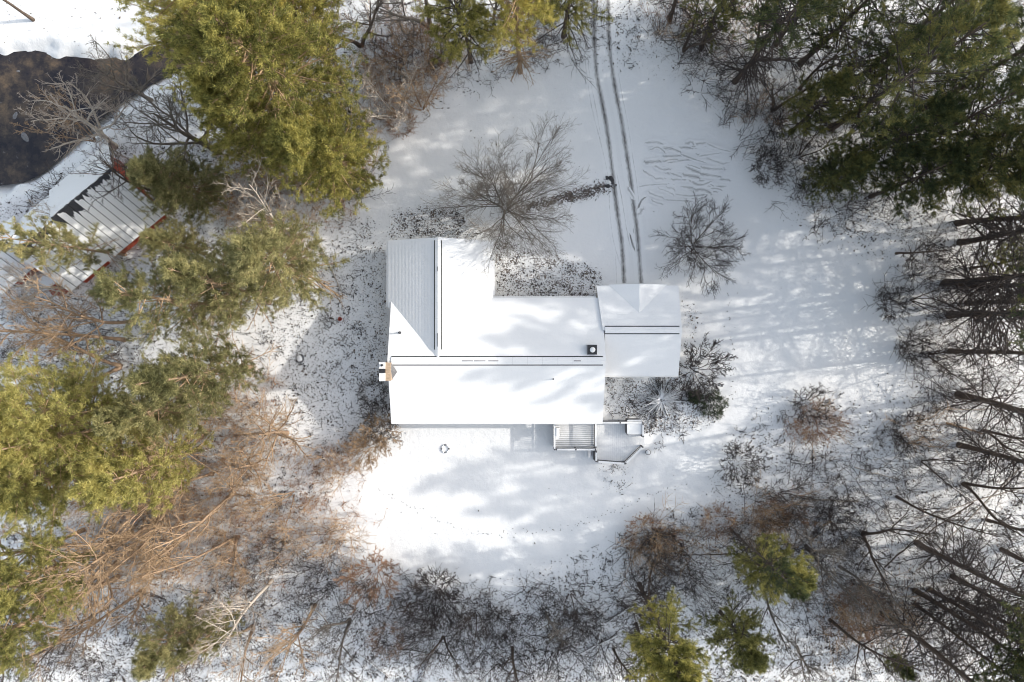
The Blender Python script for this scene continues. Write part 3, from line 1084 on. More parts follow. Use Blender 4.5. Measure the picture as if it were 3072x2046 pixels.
def pine_tree(seed, H, cb, radius, r0=0.2, whorl=0.55, per=10, needles=24, nl=0.25, nw=0.036, dead=30, shape=0.75, thin=0.0):
    g = np.random.default_rng(seed)
    A = grow(g, np.array([[0, 0, -0.2]]), np.array([[0.0, 0.0, 1.0]]), np.array([H + .2]), 14, 0.02, 0.05)
    RA = rad(np.array([r0]), 14, 0.12)
    RA[0, 0] *= 1.3
    tr = Geo().add(*tubes(A, RA, 8))
    zs = np.arange(cb * H, H - 0.2, whorl)
    p, d, l, r = [], [], [], []
    for z in zs:
        t = (z - cb * H) / (H - cb * H)
        n = g.integers(4, 7) if t < 0.85 else 3
        prof = min(1.0, 0.68 + 1.1 * t) * (1.02 - t) ** shape
        f = min(max((z + .2) / (H + .2) * 13, 0), 12.99)
        i = int(f)
        c = A[0, i] + (A[0, i + 1] - A[0, i]) * (f - i)
        a0 = g.uniform(0, 6.28)
        for k in range(n):
            if g.uniform() < thin:
                continue
            az = a0 + k * 6.28 / n + g.normal(0, .25)
            el = math.radians(-8 + 58 * t ** 1.4 + g.normal(0, 7))
            p.append(c)
            d.append((math.cos(az) * math.cos(el), math.sin(az) * math.cos(el), math.sin(el)))
            l.append(max(.5, radius * prof * g.uniform(.55, 1.2)))
            r.append(.05 * (1 - .6 * t) * r0 / .2 + .012)
    p, d, l, r = map(np.array, (p, d, l, r))
    B = grow(g, p, d, l, 7, .07, .28)
    RB = rad(r, 7, .25)
    br = Geo().add(*tubes(B, RB, 4))
    q, e_, ll, rr = kids(g, B, RB, np.maximum(l, 1.0), per, .22, 1.0, .85, .30, .4, .2, .35)
    e_[:, 2] = e_[:, 2] * .4 + .08
    C = grow(g, q, e_, np.maximum(ll, .3), 4, .1, .25)
    br.add(*tubes(C, rad(np.full(len(C), .013), 4, .5), 3))
    T = nrm(C[:, -1] - C[:, 0])
    tp = np.concatenate([C[:, 1] + (C[:, 2] - C[:, 1]) * .3, C[:, 2], C[:, 3], B[:, -1], B[:, -2], B[:, -3]])
    td = np.concatenate([T, T, T] + [nrm(B[:, -1] - B[:, -2])] * 3)
    V, F = tufts(g, tp, td, needles, nl, nw, .85, .5)
    cr = mesh_np('crown', V, F)
    if dead:
        n = dead
        f = g.uniform(.12, max(cb, .2) + .05, n) * 13
        i = f.astype(int)
        c = A[0, i] + (A[0, i + 1] - A[0, i]) * (f - i)[:, None]
        az = g.uniform(0, 6.28, n)
        dd = np.stack([np.cos(az), np.sin(az), g.uniform(-.3, .25, n)], 1)
        L = g.uniform(.9, 3.4, n) * min(1, radius / 3.5)
        Q = grow(g, c, dd, L, 6, .1, -.1)
        RQ = rad(np.full(n, .05), 6, .35)
        br.add(*tubes(Q, RQ, 4))
        a_, b_, c_, r_ = kids(g, Q, RQ, L, 8, .2, 1, .8, .45)
        br.add(*tubes(grow(g, a_, b_, c_, 4, .1, 0), rad(np.full(len(a_), .022), 4, .5), 3))
    return tr.mesh('trunk', None, True), br.mesh('branches', None), cr


def slot(o, mat):
    if not o.data.materials:
        o.data.materials.append(None)
    o.material_slots[0].link = 'OBJECT'
    o.material_slots[0].material = mat


def place(name, meshes, mats, label, cat, loc, s=(1, 1, 1), rz=0.0, group=None, tilt=(0, 0)):
    o = thing(name, label, cat, loc, group)
    o.rotation_euler = (tilt[0], tilt[1], rz)
    o.scale = s
    for me, mt, nm in zip(meshes, mats, ('trunk', 'branches', 'crown')):
        c = link(nm, me, o)
        if nm != 'trunk':
            c['kind'] = 'stuff'
        slot(c, mt)
    return o


# ------------------------------------------------------------------ pines
PV = {
    'tall': (20.0, pine_tree(21, 20.0, .46, 4.2, .24, dead=56)),
    'spindly': (20.0, pine_tree(22, 20.0, .6, 3.3, .21, whorl=.62, per=8, needles=15, dead=80, thin=.3)),
    'wide': (20.0, pine_tree(23, 20.0, .34, 5.6, .28, whorl=.6, per=12, needles=24, dead=14, shape=.55)),
    'full': (15.0, pine_tree(24, 15.0, .2, 4.2, .2, whorl=.5, per=10, dead=0, shape=.7)),
    'open': (20.0, pine_tree(26, 20.0, .3, 4.6, .24, whorl=.8, per=8, needles=21, dead=40, thin=.3, shape=.6)),
    'loose': (15.0, pine_tree(25, 15.0, .26, 3.7, .18, whorl=.66, per=9, needles=21, dead=10, thin=.22)),
}
rt = np.random.default_rng(5)
PINES = [
    # spec: ('C', px, py) crown centre seen in the photo / ('B', px, py) foot, height, variant, needle, bark, label, crown scale
    ('C', 560, 70, 22, 'wide', 'needles', 'bark_tan', 'bright yellow-green pine at the top edge over the brook', 1.0),
    ('C', 770, 190, 22, 'wide', 'needles', 'bark_tan', 'largest sunlit yellow-green pine of the upper left group', 1.15),
    ('C', 720, 340, 17, 'full', 'needles', 'bark_tan', 'sunlit pine overhanging the brook bank above the barn', .85),
    ('C', 960, 420, 17, 'full', 'needles', 'bark_tan', 'sunlit pine at the inner edge of the upper left group', 1.05),
    ('C', 880, 40, 20, 'tall', 'needles', 'bark_tan', 'pine at the top edge right of the large sunlit pine', 1.0),
    ('C', 510, 540, 11, 'full', 'needles_pale', 'bark_tan', 'olive pine touching the east corner of the barn roof', 1.25),
    ('C', 500, 730, 10, 'loose', 'needles_pale', 'bark_tan', 'olive pine leaning over the barn eave', 1.1),
    ('C', 800, 780, 16, 'loose', 'needles_pale', 'bark_tan', 'pale olive pine nearest the west side of the house', 1.25),
    ('C', 640, 880, 17, 'loose', 'needles_pale', 'bark_tan', 'pale olive pine in the middle of the left wood', 1.0),
    ('C', 470, 900, 19, 'open', 'needles_pale', 'bark_tan', 'tall olive pine south of the barn', 1.0),
    ('C', 560, 1120, 18, 'loose', 'needles_pale', 'bark_tan', 'pale pine at the lower end of the left pine group', .95),
    ('C', 90, 700, 18, 'loose', 'needles_pale', 'bark_tan', 'pine bough crown hanging over the barn extension', .55),
    ('C', 60, 1290, 22, 'wide', 'needles_mid', 'bark_tan', 'dense dark-hearted pine at the left edge below the barn', .95),
    ('C', 270, 1300, 21, 'open', 'needles_mid', 'bark_tan', 'dense green pine second from the left edge', .9),
    ('C', 430, 1220, 18, 'loose', 'needles_pale', 'bark_tan', 'olive pine between the dense green pine and the orange thicket', .85),
    ('C', 350, 1430, 19, 'loose', 'needles_mid', 'bark_tan', 'small green pine above the row of leaning trunks', .9),
    ('C', 60, 1470, 21, 'tall', 'needles_mid', 'bark_tan', 'green pine at the left edge below the dense pine', 1.05),
    ('C', 70, 1760, 20, 'tall', 'needles_mid', 'bark_tan', 'yellow-green pine at the left edge near the lower corner', 1.0),
    ('C', 20, 1930, 20, 'tall', 'needles_mid', 'bark_tan', 'yellow-green pine in the lower left corner', .9),
    ('C', 440, 1960, 14, 'loose', 'needles_pale', 'bark_tan', 'sparse olive pine at the bottom edge on the left', .9),
    ('C', 620, 1930, 11, 'loose', 'needles_pale', 'bark_tan', 'small sparse pine beside the pale leaning trunk', .8),
    ('B', 1560, 215, 19, 'tall', 'needles', 'bark_tan', 'pine with brown trunk standing left of the driveway top', .9),
    ('B', 1413, 185, 18, 'loose', 'needles', 'bark_dark', 'pine with dark trunk second left of the driveway', .85),
    ('B', 1690, 110, 18, 'loose', 'needles', 'bark_dark', 'pine overhanging the driveway at the top edge', .9),
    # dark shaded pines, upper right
    ('B', 2205, 245, 19, 'spindly', 'needles_shaded', 'bark_dark', 'leaning dark trunked pine right of the driveway top', 1.1),
    ('B', 2010, 60, 19, 'spindly', 'needles_shaded', 'bark_dark', 'thin pine at the top edge just right of the driveway', .9),
    ('B', 2330, 130, 20, 'open', 'needles_shaded', 'bark_dark', 'dark pine over the orange leaved patch at the top', 1.0),
    ('B', 2105, 140, 17, 'open', 'needles_shaded', 'bark_dark', 'dark open pine at the top, first right of the driveway brush', .95),
    ('B', 2180, 30, 18, 'open', 'needles_shaded', 'bark_dark', 'dark open pine at the top edge over the orange leaves', .95),
    ('B', 2400, 190, 19, 'open', 'needles_shaded', 'bark_dark', 'dark open pine left of the big long-trunked one', 1.0),
    ('B', 2370, 400, 12, 'loose', 'needles_shaded', 'bark_dark', 'thin young dark pine at the upper right lawn corner', 1.0),
    ('B', 2490, 385, 23, 'open', 'needles_shaded', 'bark_dark', 'big dark pine with its long trunk showing, upper right', 1.0),
    ('B', 2560, 250, 22, 'open', 'needles_shaded', 'bark_dark', 'dark pine behind the big long-trunked one', .95),
    ('B', 2440, 560, 10, 'full', 'needles_shaded', 'bark_dark', 'low dark pine at the edge of the lawn, upper right', .95),
    ('B', 2540, 500, 15, 'loose', 'needles_shaded', 'bark_dark', 'dark green mid-height pine above the lawn edge', 1.05),
    ('B', 2610, 590, 13, 'loose', 'needles_shaded', 'bark_dark', 'thin branched dark pine over the snow, upper right', 1.1),
    ('B', 2690, 470, 19, 'open', 'needles_shaded', 'bark_dark', 'dense dark pine with bluish tufts, upper right', .9),
    ('B', 2790, 560, 18, 'full', 'needles_shaded', 'bark_dark', 'dark pine with yellowish sunlit tips near the right edge', .9),
    ('B', 2760, 330, 22, 'open', 'needles_shaded', 'bark_dark', 'dark pine reaching into the upper right corner', .95),
    ('B', 2900, 440, 21, 'spindly', 'needles_shaded', 'bark_dark', 'dark pine on the right edge below the corner', 1.1),
    ('B', 2700, 150, 21, 'open', 'needles_shaded', 'bark_dark', 'dark pine at the top edge in the upper right', 1.1),
    ('B', 2870, 670, 21, 'spindly', 'needles_shaded', 'bark_dark', 'red-brown forked trunk leaning out at the right edge', 1.1),
    ('B', 2961, 552, 21, 'spindly', 'needles_shaded', 'bark_dark', 'thin dark trunk above the red-brown one at the right edge', 1.0),
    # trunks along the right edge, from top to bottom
    ('B', 2879, 727, 22, 'spindly', 'needles_shaded', 'bark_dark', 'topmost short trunk of the row at the right lawn edge', 1.1),
    ('B', 2910, 805, 12, 'loose', 'needles_shaded', 'bark_dark', 'low green pine on the right edge above the paired trunks', .85),
    ('B', 2835, 848, 23, 'spindly', 'needles_shaded', 'bark_dark', 'thick paired trunk, left one, at the right lawn edge', 1.15),
    ('B', 2876, 858, 21, 'spindly', 'needles_shaded', 'bark_dark', 'thick paired trunk, right one, at the right lawn edge', 1.0),
    ('B', 2900, 910, 22, 'spindly', 'needles_shaded', 'bark_dark', 'mossy trunk just below the paired trunks', 1.0),
    ('B', 2846, 946, 23, 'spindly', 'needles_shaded', 'bark_dark', 'thick greenish trunk in the middle of the right edge', 1.15),
    ('B', 2850, 1053, 20, 'spindly', 'needles_shaded', 'bark_dark', 'thin level trunk right of the long snow streaks', 1.0),
    ('B', 2872, 1184, 23, 'spindly', 'needles_shaded', 'bark_dark', 'heavy dark trunk with a broken fork at its foot', 1.15),
    ('B', 2876, 1335, 21, 'spindly', 'needles_shaded', 'bark_dark', 'thick brown trunk above the crossed poles', 1.0),
    ('B', 2191, 1585, 17, 'spindly', 'needles_shaded', 'bark_dark', 'long dark leaning trunk over the small lower right pine', .55),
    ('B', 2750, 1628, 22, 'spindly', 'needles_shaded', 'bark_dark', 'long twiggy trunk slanting to the right edge', 1.0),
    ('B', 2646, 1838, 22, 'spindly', 'needles_shaded', 'bark_dark', 'thickest trunk slanting into the lower right corner', 1.1),
    ('B', 2742, 1770, 22, 'spindly', 'needles_shaded', 'bark_dark', 'first of the parallel slim trunks, lower right', .9),
    ('B', 2789, 1769, 21, 'spindly', 'needles_shaded', 'bark_dark', 'second of the parallel slim trunks, lower right', .9),
    ('B', 2737, 1806, 19, 'spindly', 'needles_shaded', 'bark_dark', 'short red-footed trunk under the parallel slim trunks', .8),
    ('B', 2872, 1798, 22, 'spindly', 'needles_shaded', 'bark_dark', 'third of the parallel slim trunks, nearest the right edge', .9),
    ('B', 2855, 1728, 21, 'spindly', 'needles_shaded', 'bark_dark', 'twiggy slim trunk above the parallel ones', .9),
    ('B', 3006, 1649, 21, 'spindly', 'needles_shaded', 'bark_dark', 'trunk foot at the right edge in the lower wood', .9),
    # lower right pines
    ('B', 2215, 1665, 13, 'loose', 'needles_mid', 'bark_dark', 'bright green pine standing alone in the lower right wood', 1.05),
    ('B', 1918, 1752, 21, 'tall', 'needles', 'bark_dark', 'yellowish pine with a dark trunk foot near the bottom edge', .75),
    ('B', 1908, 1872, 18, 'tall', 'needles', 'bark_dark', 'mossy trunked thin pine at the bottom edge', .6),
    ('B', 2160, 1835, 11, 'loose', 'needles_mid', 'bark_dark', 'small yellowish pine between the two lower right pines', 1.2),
    ('B', 2650, 1960, 5, 'full', 'needles_shaded', 'bark_dark', 'small dark sapling pine between the lower right trunks', .9),
]


def crown_foot(px, py, H, f=.66):
    q_ = W(px, py, f * H)
    return q_[0], q_[1]


for kind, px, py, H, var, nd, bk, lab, cs in PINES:
    x, y = crown_foot(px, py, H) if kind == 'C' else W(px, py)[:2]
    Hv, mm = PV[var]
    s = H / Hv
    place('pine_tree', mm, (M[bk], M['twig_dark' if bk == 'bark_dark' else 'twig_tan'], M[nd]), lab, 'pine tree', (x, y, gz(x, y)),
          (s * cs, s * cs, s), rt.uniform(0, 6.28), 'pines of the surrounding wood', tilt=(rt.normal(0, .05), rt.normal(0, .05)))
# the belt of pines goes on past the right edge and throws the long shadows over the lawn
for i in range(12):
    x = 47 + (i % 3) * 3.4 + rt.uniform(-1, 1)
    y = 30 - 4.6 * i + rt.uniform(-1.2, 1.2)
    if -6 < y < 10:
        continue
    Hv, mm = PV['spindly']
    s = rt.uniform(1.0, 1.2)
    place('pine_tree', mm, (M['bark_dark'], M['twig_dark'], M['needles_shaded']), 'tall pine of the belt beyond the right edge of the clearing', 'pine tree', (x, y, 0),
          (s, s, s), rt.uniform(0, 6.28), 'pines beyond the right edge')

# ------------------------------------------------------------------ bare trees
yard = bare_tree(46, 9.4, stems=6, r0=.08, trunk_len=.58, stem_spread=.62, n1=12, n2=9, n3=6, n4=5, a1=.62, a2=.42, l1=.95, l2=.6, l3=.58, t0=.06, up=.38, wob=.085, twig=.0075, base_r=.2)
small = bare_tree(47, 5.4, stems=6, r0=.045, trunk_len=.62, stem_spread=.9, n1=11, n2=7, n3=5, n4=3, a1=.7, a2=.5, l1=.8, l2=.6, l3=.55, t0=.1, up=.1, wob=.11, twig=.0085, base_r=.1)
forest = bare_tree(33, 15.0, stems=1, r0=.17, trunk_len=.95, n1=16, n2=6, n3=5, n4=3, a1=.75, a2=.7, l1=.38, l2=.45, l3=.5, t0=.3, up=.4, twig=.0147)
oak = bare_tree(34, 12.0, stems=1, r0=.24, trunk_len=.75, n1=13, n2=8, n3=6, n4=3, a1=1.0, a2=.75, l1=.72, l2=.5, l3=.5, t0=.2, up=.3, wob=.13, twig=.0147)
forked = bare_tree(35, 14.0, stems=2, r0=.17, trunk_len=.85, stem_spread=.28, n1=9, n2=6, n3=6, n4=3, a1=.7, a2=.7, l1=.45, l2=.45, l3=.5, t0=.3, up=.35, wob=.11, twig=.0147, base_r=.08)
birch = bare_tree(36, 9.0, stems=4, r0=.07, trunk_len=.9, stem_spread=.35, n1=9, n2=5, n3=5, n4=2, a1=.55, a2=.6, l1=.4, l2=.45, l3=.5, t0=.3, up=.3, twig=.0140, base_r=.15)
snag = bare_tree(37, 12.0, stems=1, r0=.15, trunk_len=.9, n1=14, n2=4, n3=3, n4=0, a1=1.1, a2=.8, l1=.22, l2=.5, l3=.5, t0=.2, up=0, twig=.0170)
BT = {'yard': yard, 'small': small, 'forest': forest, 'oak': oak, 'forked': forked, 'birch': birch, 'snag': snag}
BARE = [
    (1515, 622, 'yard', 1.1, 'grey', 'big many-stemmed leafless yard tree in front of the house wing', 'tree'),
    (2078, 738, 'small', 1.2, 'dark', 'small spreading leafless tree between the garage and the lawn', 'tree'),
    (860, 1300, 'oak', .85, 'tan', 'spreading orange-brown bare tree at the southwest edge of the lawn', 'tree'),
    (893, 700, 'forest', .85, 'pale', 'pale dead trunk leaning away west of the house wing', 'tree'),
    (655, 455, 'oak', 1.15, 'grey', 'large grey-branched bare tree spreading over the brook', 'tree'),
    (345, 440, 'oak', 1.0, 'pale', 'pale twigged bare tree standing over the brook bank', 'tree'),
    (1082, 135, 'forked', 1.0, 'dark', 'dark trunk at the top edge left of the birches', 'tree'),
    (1290, 80, 'forked', 1.05, 'grey', 'double-stemmed grey trunk at the top edge', 'tree'),
    (1190, 345, 'birch', 1.0, 'pale', 'white-stemmed birch clump at the upper lawn edge', 'birch'),
    (1265, 325, 'birch', .9, 'tan', 'reddish birch clump right of the white stems', 'birch'),
    (1010, 200, 'forest', .7, 'grey', 'thin bare tree between the large pine and the birches', 'tree'),
    (372, 1020, 'forest', 1.0, 'tan', 'upper of the bare trunks lying level across the left wood', 'tree'),
    (400, 965, 'forest', .95, 'tan', 'topmost bare tree of the left wood by the olive pine', 'tree'),
    (362, 1100, 'forked', 1.0, 'tan', 'forked bare tree above the dense green pine', 'tree'),
    (230, 860, 'oak', .8, 'pale', 'pale tangled bare tree below the red lean-to', 'tree'),
    (480, 1555, 'forest', 1.05, 'tan', 'bare tree with long brown trunk crossing the lower left', 'tree'),
    (520, 1500, 'forked', .9, 'tan', 'orange-twigged bare tree above the long brown trunk', 'tree'),
    (350, 1690, 'oak', 1.0, 'tan', 'stout forked tan trunk in the lower left wood', 'tree'),
    (640, 1420, 'forest', .8, 'tan', 'slim tan tree in the orange thicket', 'tree'),
    (815, 1742, 'forest', .9, 'pale', 'pale leaning trunk pointing to the lower left corner', 'tree'),
    (945, 1815, 'forest', .85, 'tan', 'brown trunk slanting to the bottom edge, lower left', 'tree'),
    (324, 1822, 'forest', .6, 'dark', 'dark slender tree above the sparse olive pine', 'tree'),
    (1130, 1742, 'birch', .45, 'dark', 'short mossy stem with fanning twigs at the lower lawn edge', 'tree'),
    (1637, 1838, 'snag', .8, 'grey', 'grey trunk with a broken foot at the bottom centre', 'tree'),
    (1537, 1943, 'snag', .9, 'dark', 'dark trunk at the bottom edge left of the grey one', 'tree'),
    (1840, 1948, 'snag', .7, 'dark', 'thin dark trunk at the bottom edge left of the mossy pine', 'tree'),
    (2420, 1640, 'forked', .75, 'grey', 'grey twiggy tree right of the bright green pine', 'tree'),
    (2520, 1700, 'forest', .7, 'grey', 'thin grey tree by the pale fallen log', 'tree'),
    (2790, 1068, 'birch', .8, 'dark', 'reddish thin-stemmed tree at the lower right lawn corner', 'tree'),
    (2690, 760, 'snag', .7, 'dark', 'twiggy bare sapling at the right end of the lawn', 'tree'),
    (2740, 900, 'birch', .7, 'dark', 'dark many-twigged sapling before the paired trunks', 'tree'),
    (2320, 330, 'forked', .75, 'dark', 'dark bare tree among the upper right pines', 'tree'),
    (2400, 470, 'birch', .8, 'dark', 'dark twiggy clump at the upper right lawn corner', 'tree'),
    (2050, 150, 'forked', .7, 'dark', 'bare dark tree right of the driveway top', 'tree'),
    (2890, 1450, 'forked', .8, 'dark', 'bent bare tree beside the crossed poles', 'tree'),
    (2960, 1560, 'forest', .8, 'dark', 'straight bare tree right of the crossed poles', 'tree'),
    (1960, 1690, 'forked', .6, 'dark', 'dark bare tree above the yellowish pine', 'tree'),
    (130, 1950, 'forest', .8, 'dark', 'bare tree at the bottom edge near the left corner', 'tree'),
    (700, 1480, 'forked', .9, 'tan', 'golden-brown twiggy tree in the middle of the orange thicket', 'tree'),
    (770, 1395, 'oak', .65, 'tan', 'low spreading golden tree next to the southwest lawn tree', 'tree'),
    (560, 1610, 'oak', .75, 'tan', 'golden-brown tree under the long brown trunk', 'tree'),
    (710, 1610, 'forked', .8, 'tan', 'tan twiggy tree at the lower end of the orange thicket', 'tree'),
    (880, 1480, 'birch', .8, 'tan', 'fine tan sapling clump nearest the left lawn edge', 'tree'),
    (250, 1590, 'forest', 1.0, 'tan', 'thick tan trunk reaching the left edge below the pines', 'tree'),
    (430, 1770, 'forked', .85, 'tan', 'tan forked tree right of the stout forked trunk', 'tree'),
    (640, 1800, 'oak', .6, 'pale', 'pale spreading tree above the small sparse pine', 'tree'),
    (760, 1880, 'forked', .8, 'tan', 'tan twiggy tree at the bottom edge between two slanting trunks', 'tree'),
    (620, 1300, 'forest', .8, 'tan', 'tan tree between the pale pine group and the orange thicket', 'tree'),
    (2340, 1480, 'birch', .6, 'dark', 'dark sapling clump above the reddish bush', 'tree'),
    (2590, 1600, 'forked', .8, 'dark', 'dark forked tree left of the crossed poles', 'tree'),
    (2690, 1490, 'forest', .7, 'dark', 'thin dark tree above the crossed poles', 'tree'),
    (2290, 1760, 'forked', .7, 'grey', 'grey tree hidden behind the bright green pine', 'tree'),
    (2490, 1860, 'forest', .8, 'dark', 'thin dark tree left of the thickest trunk', 'tree'),
    (2390, 1940, 'oak', .55, 'grey', 'grey spreading tree at the bottom edge, lower right', 'tree'),
    (1710, 1780, 'birch', .6, 'dark', 'dark sapling clump above the curved pole', 'tree'),
    (1430, 1840, 'birch', .6, 'dark', 'dark sapling clump in the bottom centre left of the broken trunk', 'tree'),
    (1330, 1910, 'forked', .5, 'dark', 'dark little tree over the snow topped log', 'tree'),
    (1050, 1860, 'forked', .7, 'grey', 'grey forked tree left of the brush heap', 'tree'),
    (1230, 1810, 'oak', .38, 'dark', 'low dark spreading tree above the brush heap', 'tree'),
    (2770, 1385, 'birch', .8, 'dark', 'dark sapling clump left of the thick brown trunk', 'tree'),
    (2950, 1290, 'forked', .75, 'dark', 'dark forked tree at the right edge under the heavy trunk', 'tree'),
    (1485, 95, 'forest', .8, 'grey', 'thin grey tree between the two top edge pines', 'tree'),
    (1640, 70, 'forked', .7, 'dark', 'dark forked tree at the top edge beside the driveway pine', 'tree'),
    (2130, 70, 'forest', .8, 'dark', 'thin dark tree at the top edge among orange leaves', 'tree'),
    (2260, 180, 'forked', .8, 'dark', 'dark forked tree beside the leaning dark pine', 'tree'),
    (2400, 265, 'forest', .8, 'dark', 'slim dark tree in front of the big dark pine', 'tree'),
    (1045, 340, 'birch', .7, 'dark', 'dark stemmed clump between the sunlit pine and the birches', 'tree'),
    (470, 575, 'forest', .75, 'dark', 'thin dark bare tree spreading over the barn ridge', 'tree'),
    (300, 640, 'forked', .5, 'pale', 'pale bare tree leaning over the barn eave', 'tree'),
    (450, 300, 'oak', .8, 'grey', 'grey bare tree reaching across the brook from its near bank', 'tree'),
    (280, 420, 'birch', .8, 'tan', 'tan twiggy clump on the brook bank above the barn', 'tree'),
    (100, 60, 'forest', .8, 'dark', 'bare branches reaching in at the upper left corner', 'tree'),
]
for px, py, var, s, mt, lab, cat in BARE:
    x, y = W(px, py)[:2]
    tw = {'grey': 'grey', 'dark': 'dark', 'tan': 'tan', 'pale': 'pale'}[mt]
    rz = 0.6 if var in ('yard', 'small') else rt.uniform(0, 6.28)
    place('birch_tree' if cat == 'birch' else 'bare_tree', BT[var], (M['bark_' + mt], M['twig_' + tw]), lab, cat, (x, y, gz(x, y)), (s, s, s), rz,
          'leafless trees', tilt=(rt.normal(0, .03), rt.normal(0, .03)) if var not in ('yard', 'small') else (0, 0))

# ------------------------------------------------------------------ shrubs
sh1 = bare_tree(41, 2.4, stems=16, r0=.022, trunk_len=.85, stem_spread=.7, n1=6, n2=4, n3=3, n4=0, a1=.6, a2=.6, l1=.5, l2=.55, l3=.55, t0=.25, up=.2, wob=.13, twig=.0140, base_r=.3)
sh2 = bare_tree(42, 3.2, stems=12, r0=.028, trunk_len=.9, stem_spread=.85, n1=8, n2=6, n3=4, n4=0, a1=.5, a2=.5, l1=.5, l2=.55, l3=.6, t0=.2, up=.15, wob=.1, twig=.0155, base_r=.2)
sh3 = bare_tree(43, 1.7, stems=40, r0=.013, trunk_len=.9, stem_spread=.95, n1=4, n2=3, n3=2, n4=0, a1=.5, a2=.6, l1=.5, l2=.5, l3=.5, t0=.2, up=.1, wob=.15, twig=.0140, base_r=.7)
SHV = {'twiggy': sh1, 'fan': sh2, 'dense': sh3}
SHRUBS = [
    (2082, 1112, 'fan', 1.15, 'dark', 'fan-twigged shrub by the fence at the garage corner'),
    (2440, 1262, 'dense', 1.1, 'red', 'red-brown low bush at the lower right edge of the lawn'),
    (2420, 1215, 'twiggy', 1.1, 'dark', 'dark twiggy bush just above the red-brown one'),
    (2720, 1290, 'dense', 1.0, 'dark', 'dark brown bush toward the right edge'),
    (2215, 1385, 'twiggy', 1.25, 'dark', 'round dark bush below the house garden'),
    (2305, 1540, 'dense', .9, 'red', 'reddish bush at the foot of the long dark leaning trunk'),
    (1925, 1592, 'dense', 1.0, 'red', 'brown bush at the lower edge of the lawn'),
    (1985, 1620, 'twiggy', 1.1, 'dark', 'dark bush right of the brown one at the lower lawn edge'),
    (1167, 1912, 'dense', .9, 'red', 'dark red-brown brush heap at the bottom left of the lawn'),
    (1305, 1768, 'fan', 1.1, 'dark', 'wide dark shrub at the bottom of the lawn'),
    (1125, 1710, 'fan', 1.1, 'red', 'brown arching shrub at the lower left corner of the lawn'),
    (1500, 1870, 'dense', .9, 'dark', 'dark bush in the bottom centre'),
    (1760, 1850, 'twiggy', .9, 'dark', 'dark bush beside the curved pole'),
    (1150, 1262, 'twiggy', 1.15, 'dark', 'dark shrub at the southwest corner of the house'),
    (1140, 1300, 'fan', .9, 'tan', 'tan twigged shrub below the southwest house corner'),
    (1100, 1345, 'fan', .85, 'tan', 'second tan shrub farther from the house corner'),
    (1120, 1180, 'dense', .8, 'dark', 'dark shrub against the west wall by the chimney'),
    (2660, 910, 'twiggy', 1.0, 'dark', 'dark twig clump on the snow streaks near the right'),
    (2730, 1050, 'twiggy', .9, 'dark', 'dark twig clump at the foot of the thin level trunk'),
    (1205, 375, 'dense', .8, 'red', 'rust-red bush below the white birch stems'),
    (2290, 505, 'twiggy', 1.1, 'dark', 'dark tangled shrub left of the low dark pine'),
    (2500, 1520, 'twiggy', 1.1, 'dark', 'grey tangle in the lower right wood'),
    (2150, 1560, 'dense', .9, 'red', 'small red twigged bush left of the leaning trunk foot'),
    (2570, 1830, 'dense', 1.3, 'red', 'brown twiggy bush by the thickest trunk foot'),
]
for px, py, var, s, mt, lab in SHRUBS:
    x, y = W(px, py)[:2]
    place('shrub', SHV[var], (M['twig_' + mt], M['twig_' + mt]), lab, 'shrub', (x, y, gz(x, y)), (s, s, s), rt.uniform(0, 6.28), 'leafless shrubs')


def leafy_shrub(seed, R_, H_, n, nn_, nl, nw):
    g = np.random.default_rng(seed)
    st = bare_tree(seed, H_ * 1.05, stems=9, r0=.02, trunk_len=.8, stem_spread=.8 * R_ / H_, n1=5, n2=3, n3=2, n4=0, twig=.0108, base_r=.15)
    u = nrm(g.normal(0, 1, (n, 3)))
    u[:, 2] = np.abs(u[:, 2])
    rr = R_ * g.uniform(.45, 1, n) ** .6 * (1 + .22 * np.sin(np.arctan2(u[:, 1], u[:, 0]) * 5 + seed))
    p_ = np.stack([u[:, 0] * rr, u[:, 1] * rr, .15 + u[:, 2] * H_ * g.uniform(.5, 1, n)], 1)
    V, F = tufts(g, p_, u, nn_, nl, nw, .7, .2)
    return st[0], st[1], mesh_np('crown', V, F)


x, y = W(2135, 1210)[:2]
place('evergreen_shrub', leafy_shrub(51, 1.25, 1.4, 300, 9, .15, .05), (M['bark_dark'], M['twig_dark'], M['yew']), 'round dark evergreen shrub with snow showing through, right of the garden', 'shrub', (x, y, 0))
x, y = W(2082, 1190)[:2]
place('evergreen_shrub', leafy_shrub(52, .55, .8, 260, 9, .13, .05), (M['bark_dark'], M['twig_dark'], M['yew']), 'small dark green evergreen beside the round one', 'shrub', (x, y, 0))


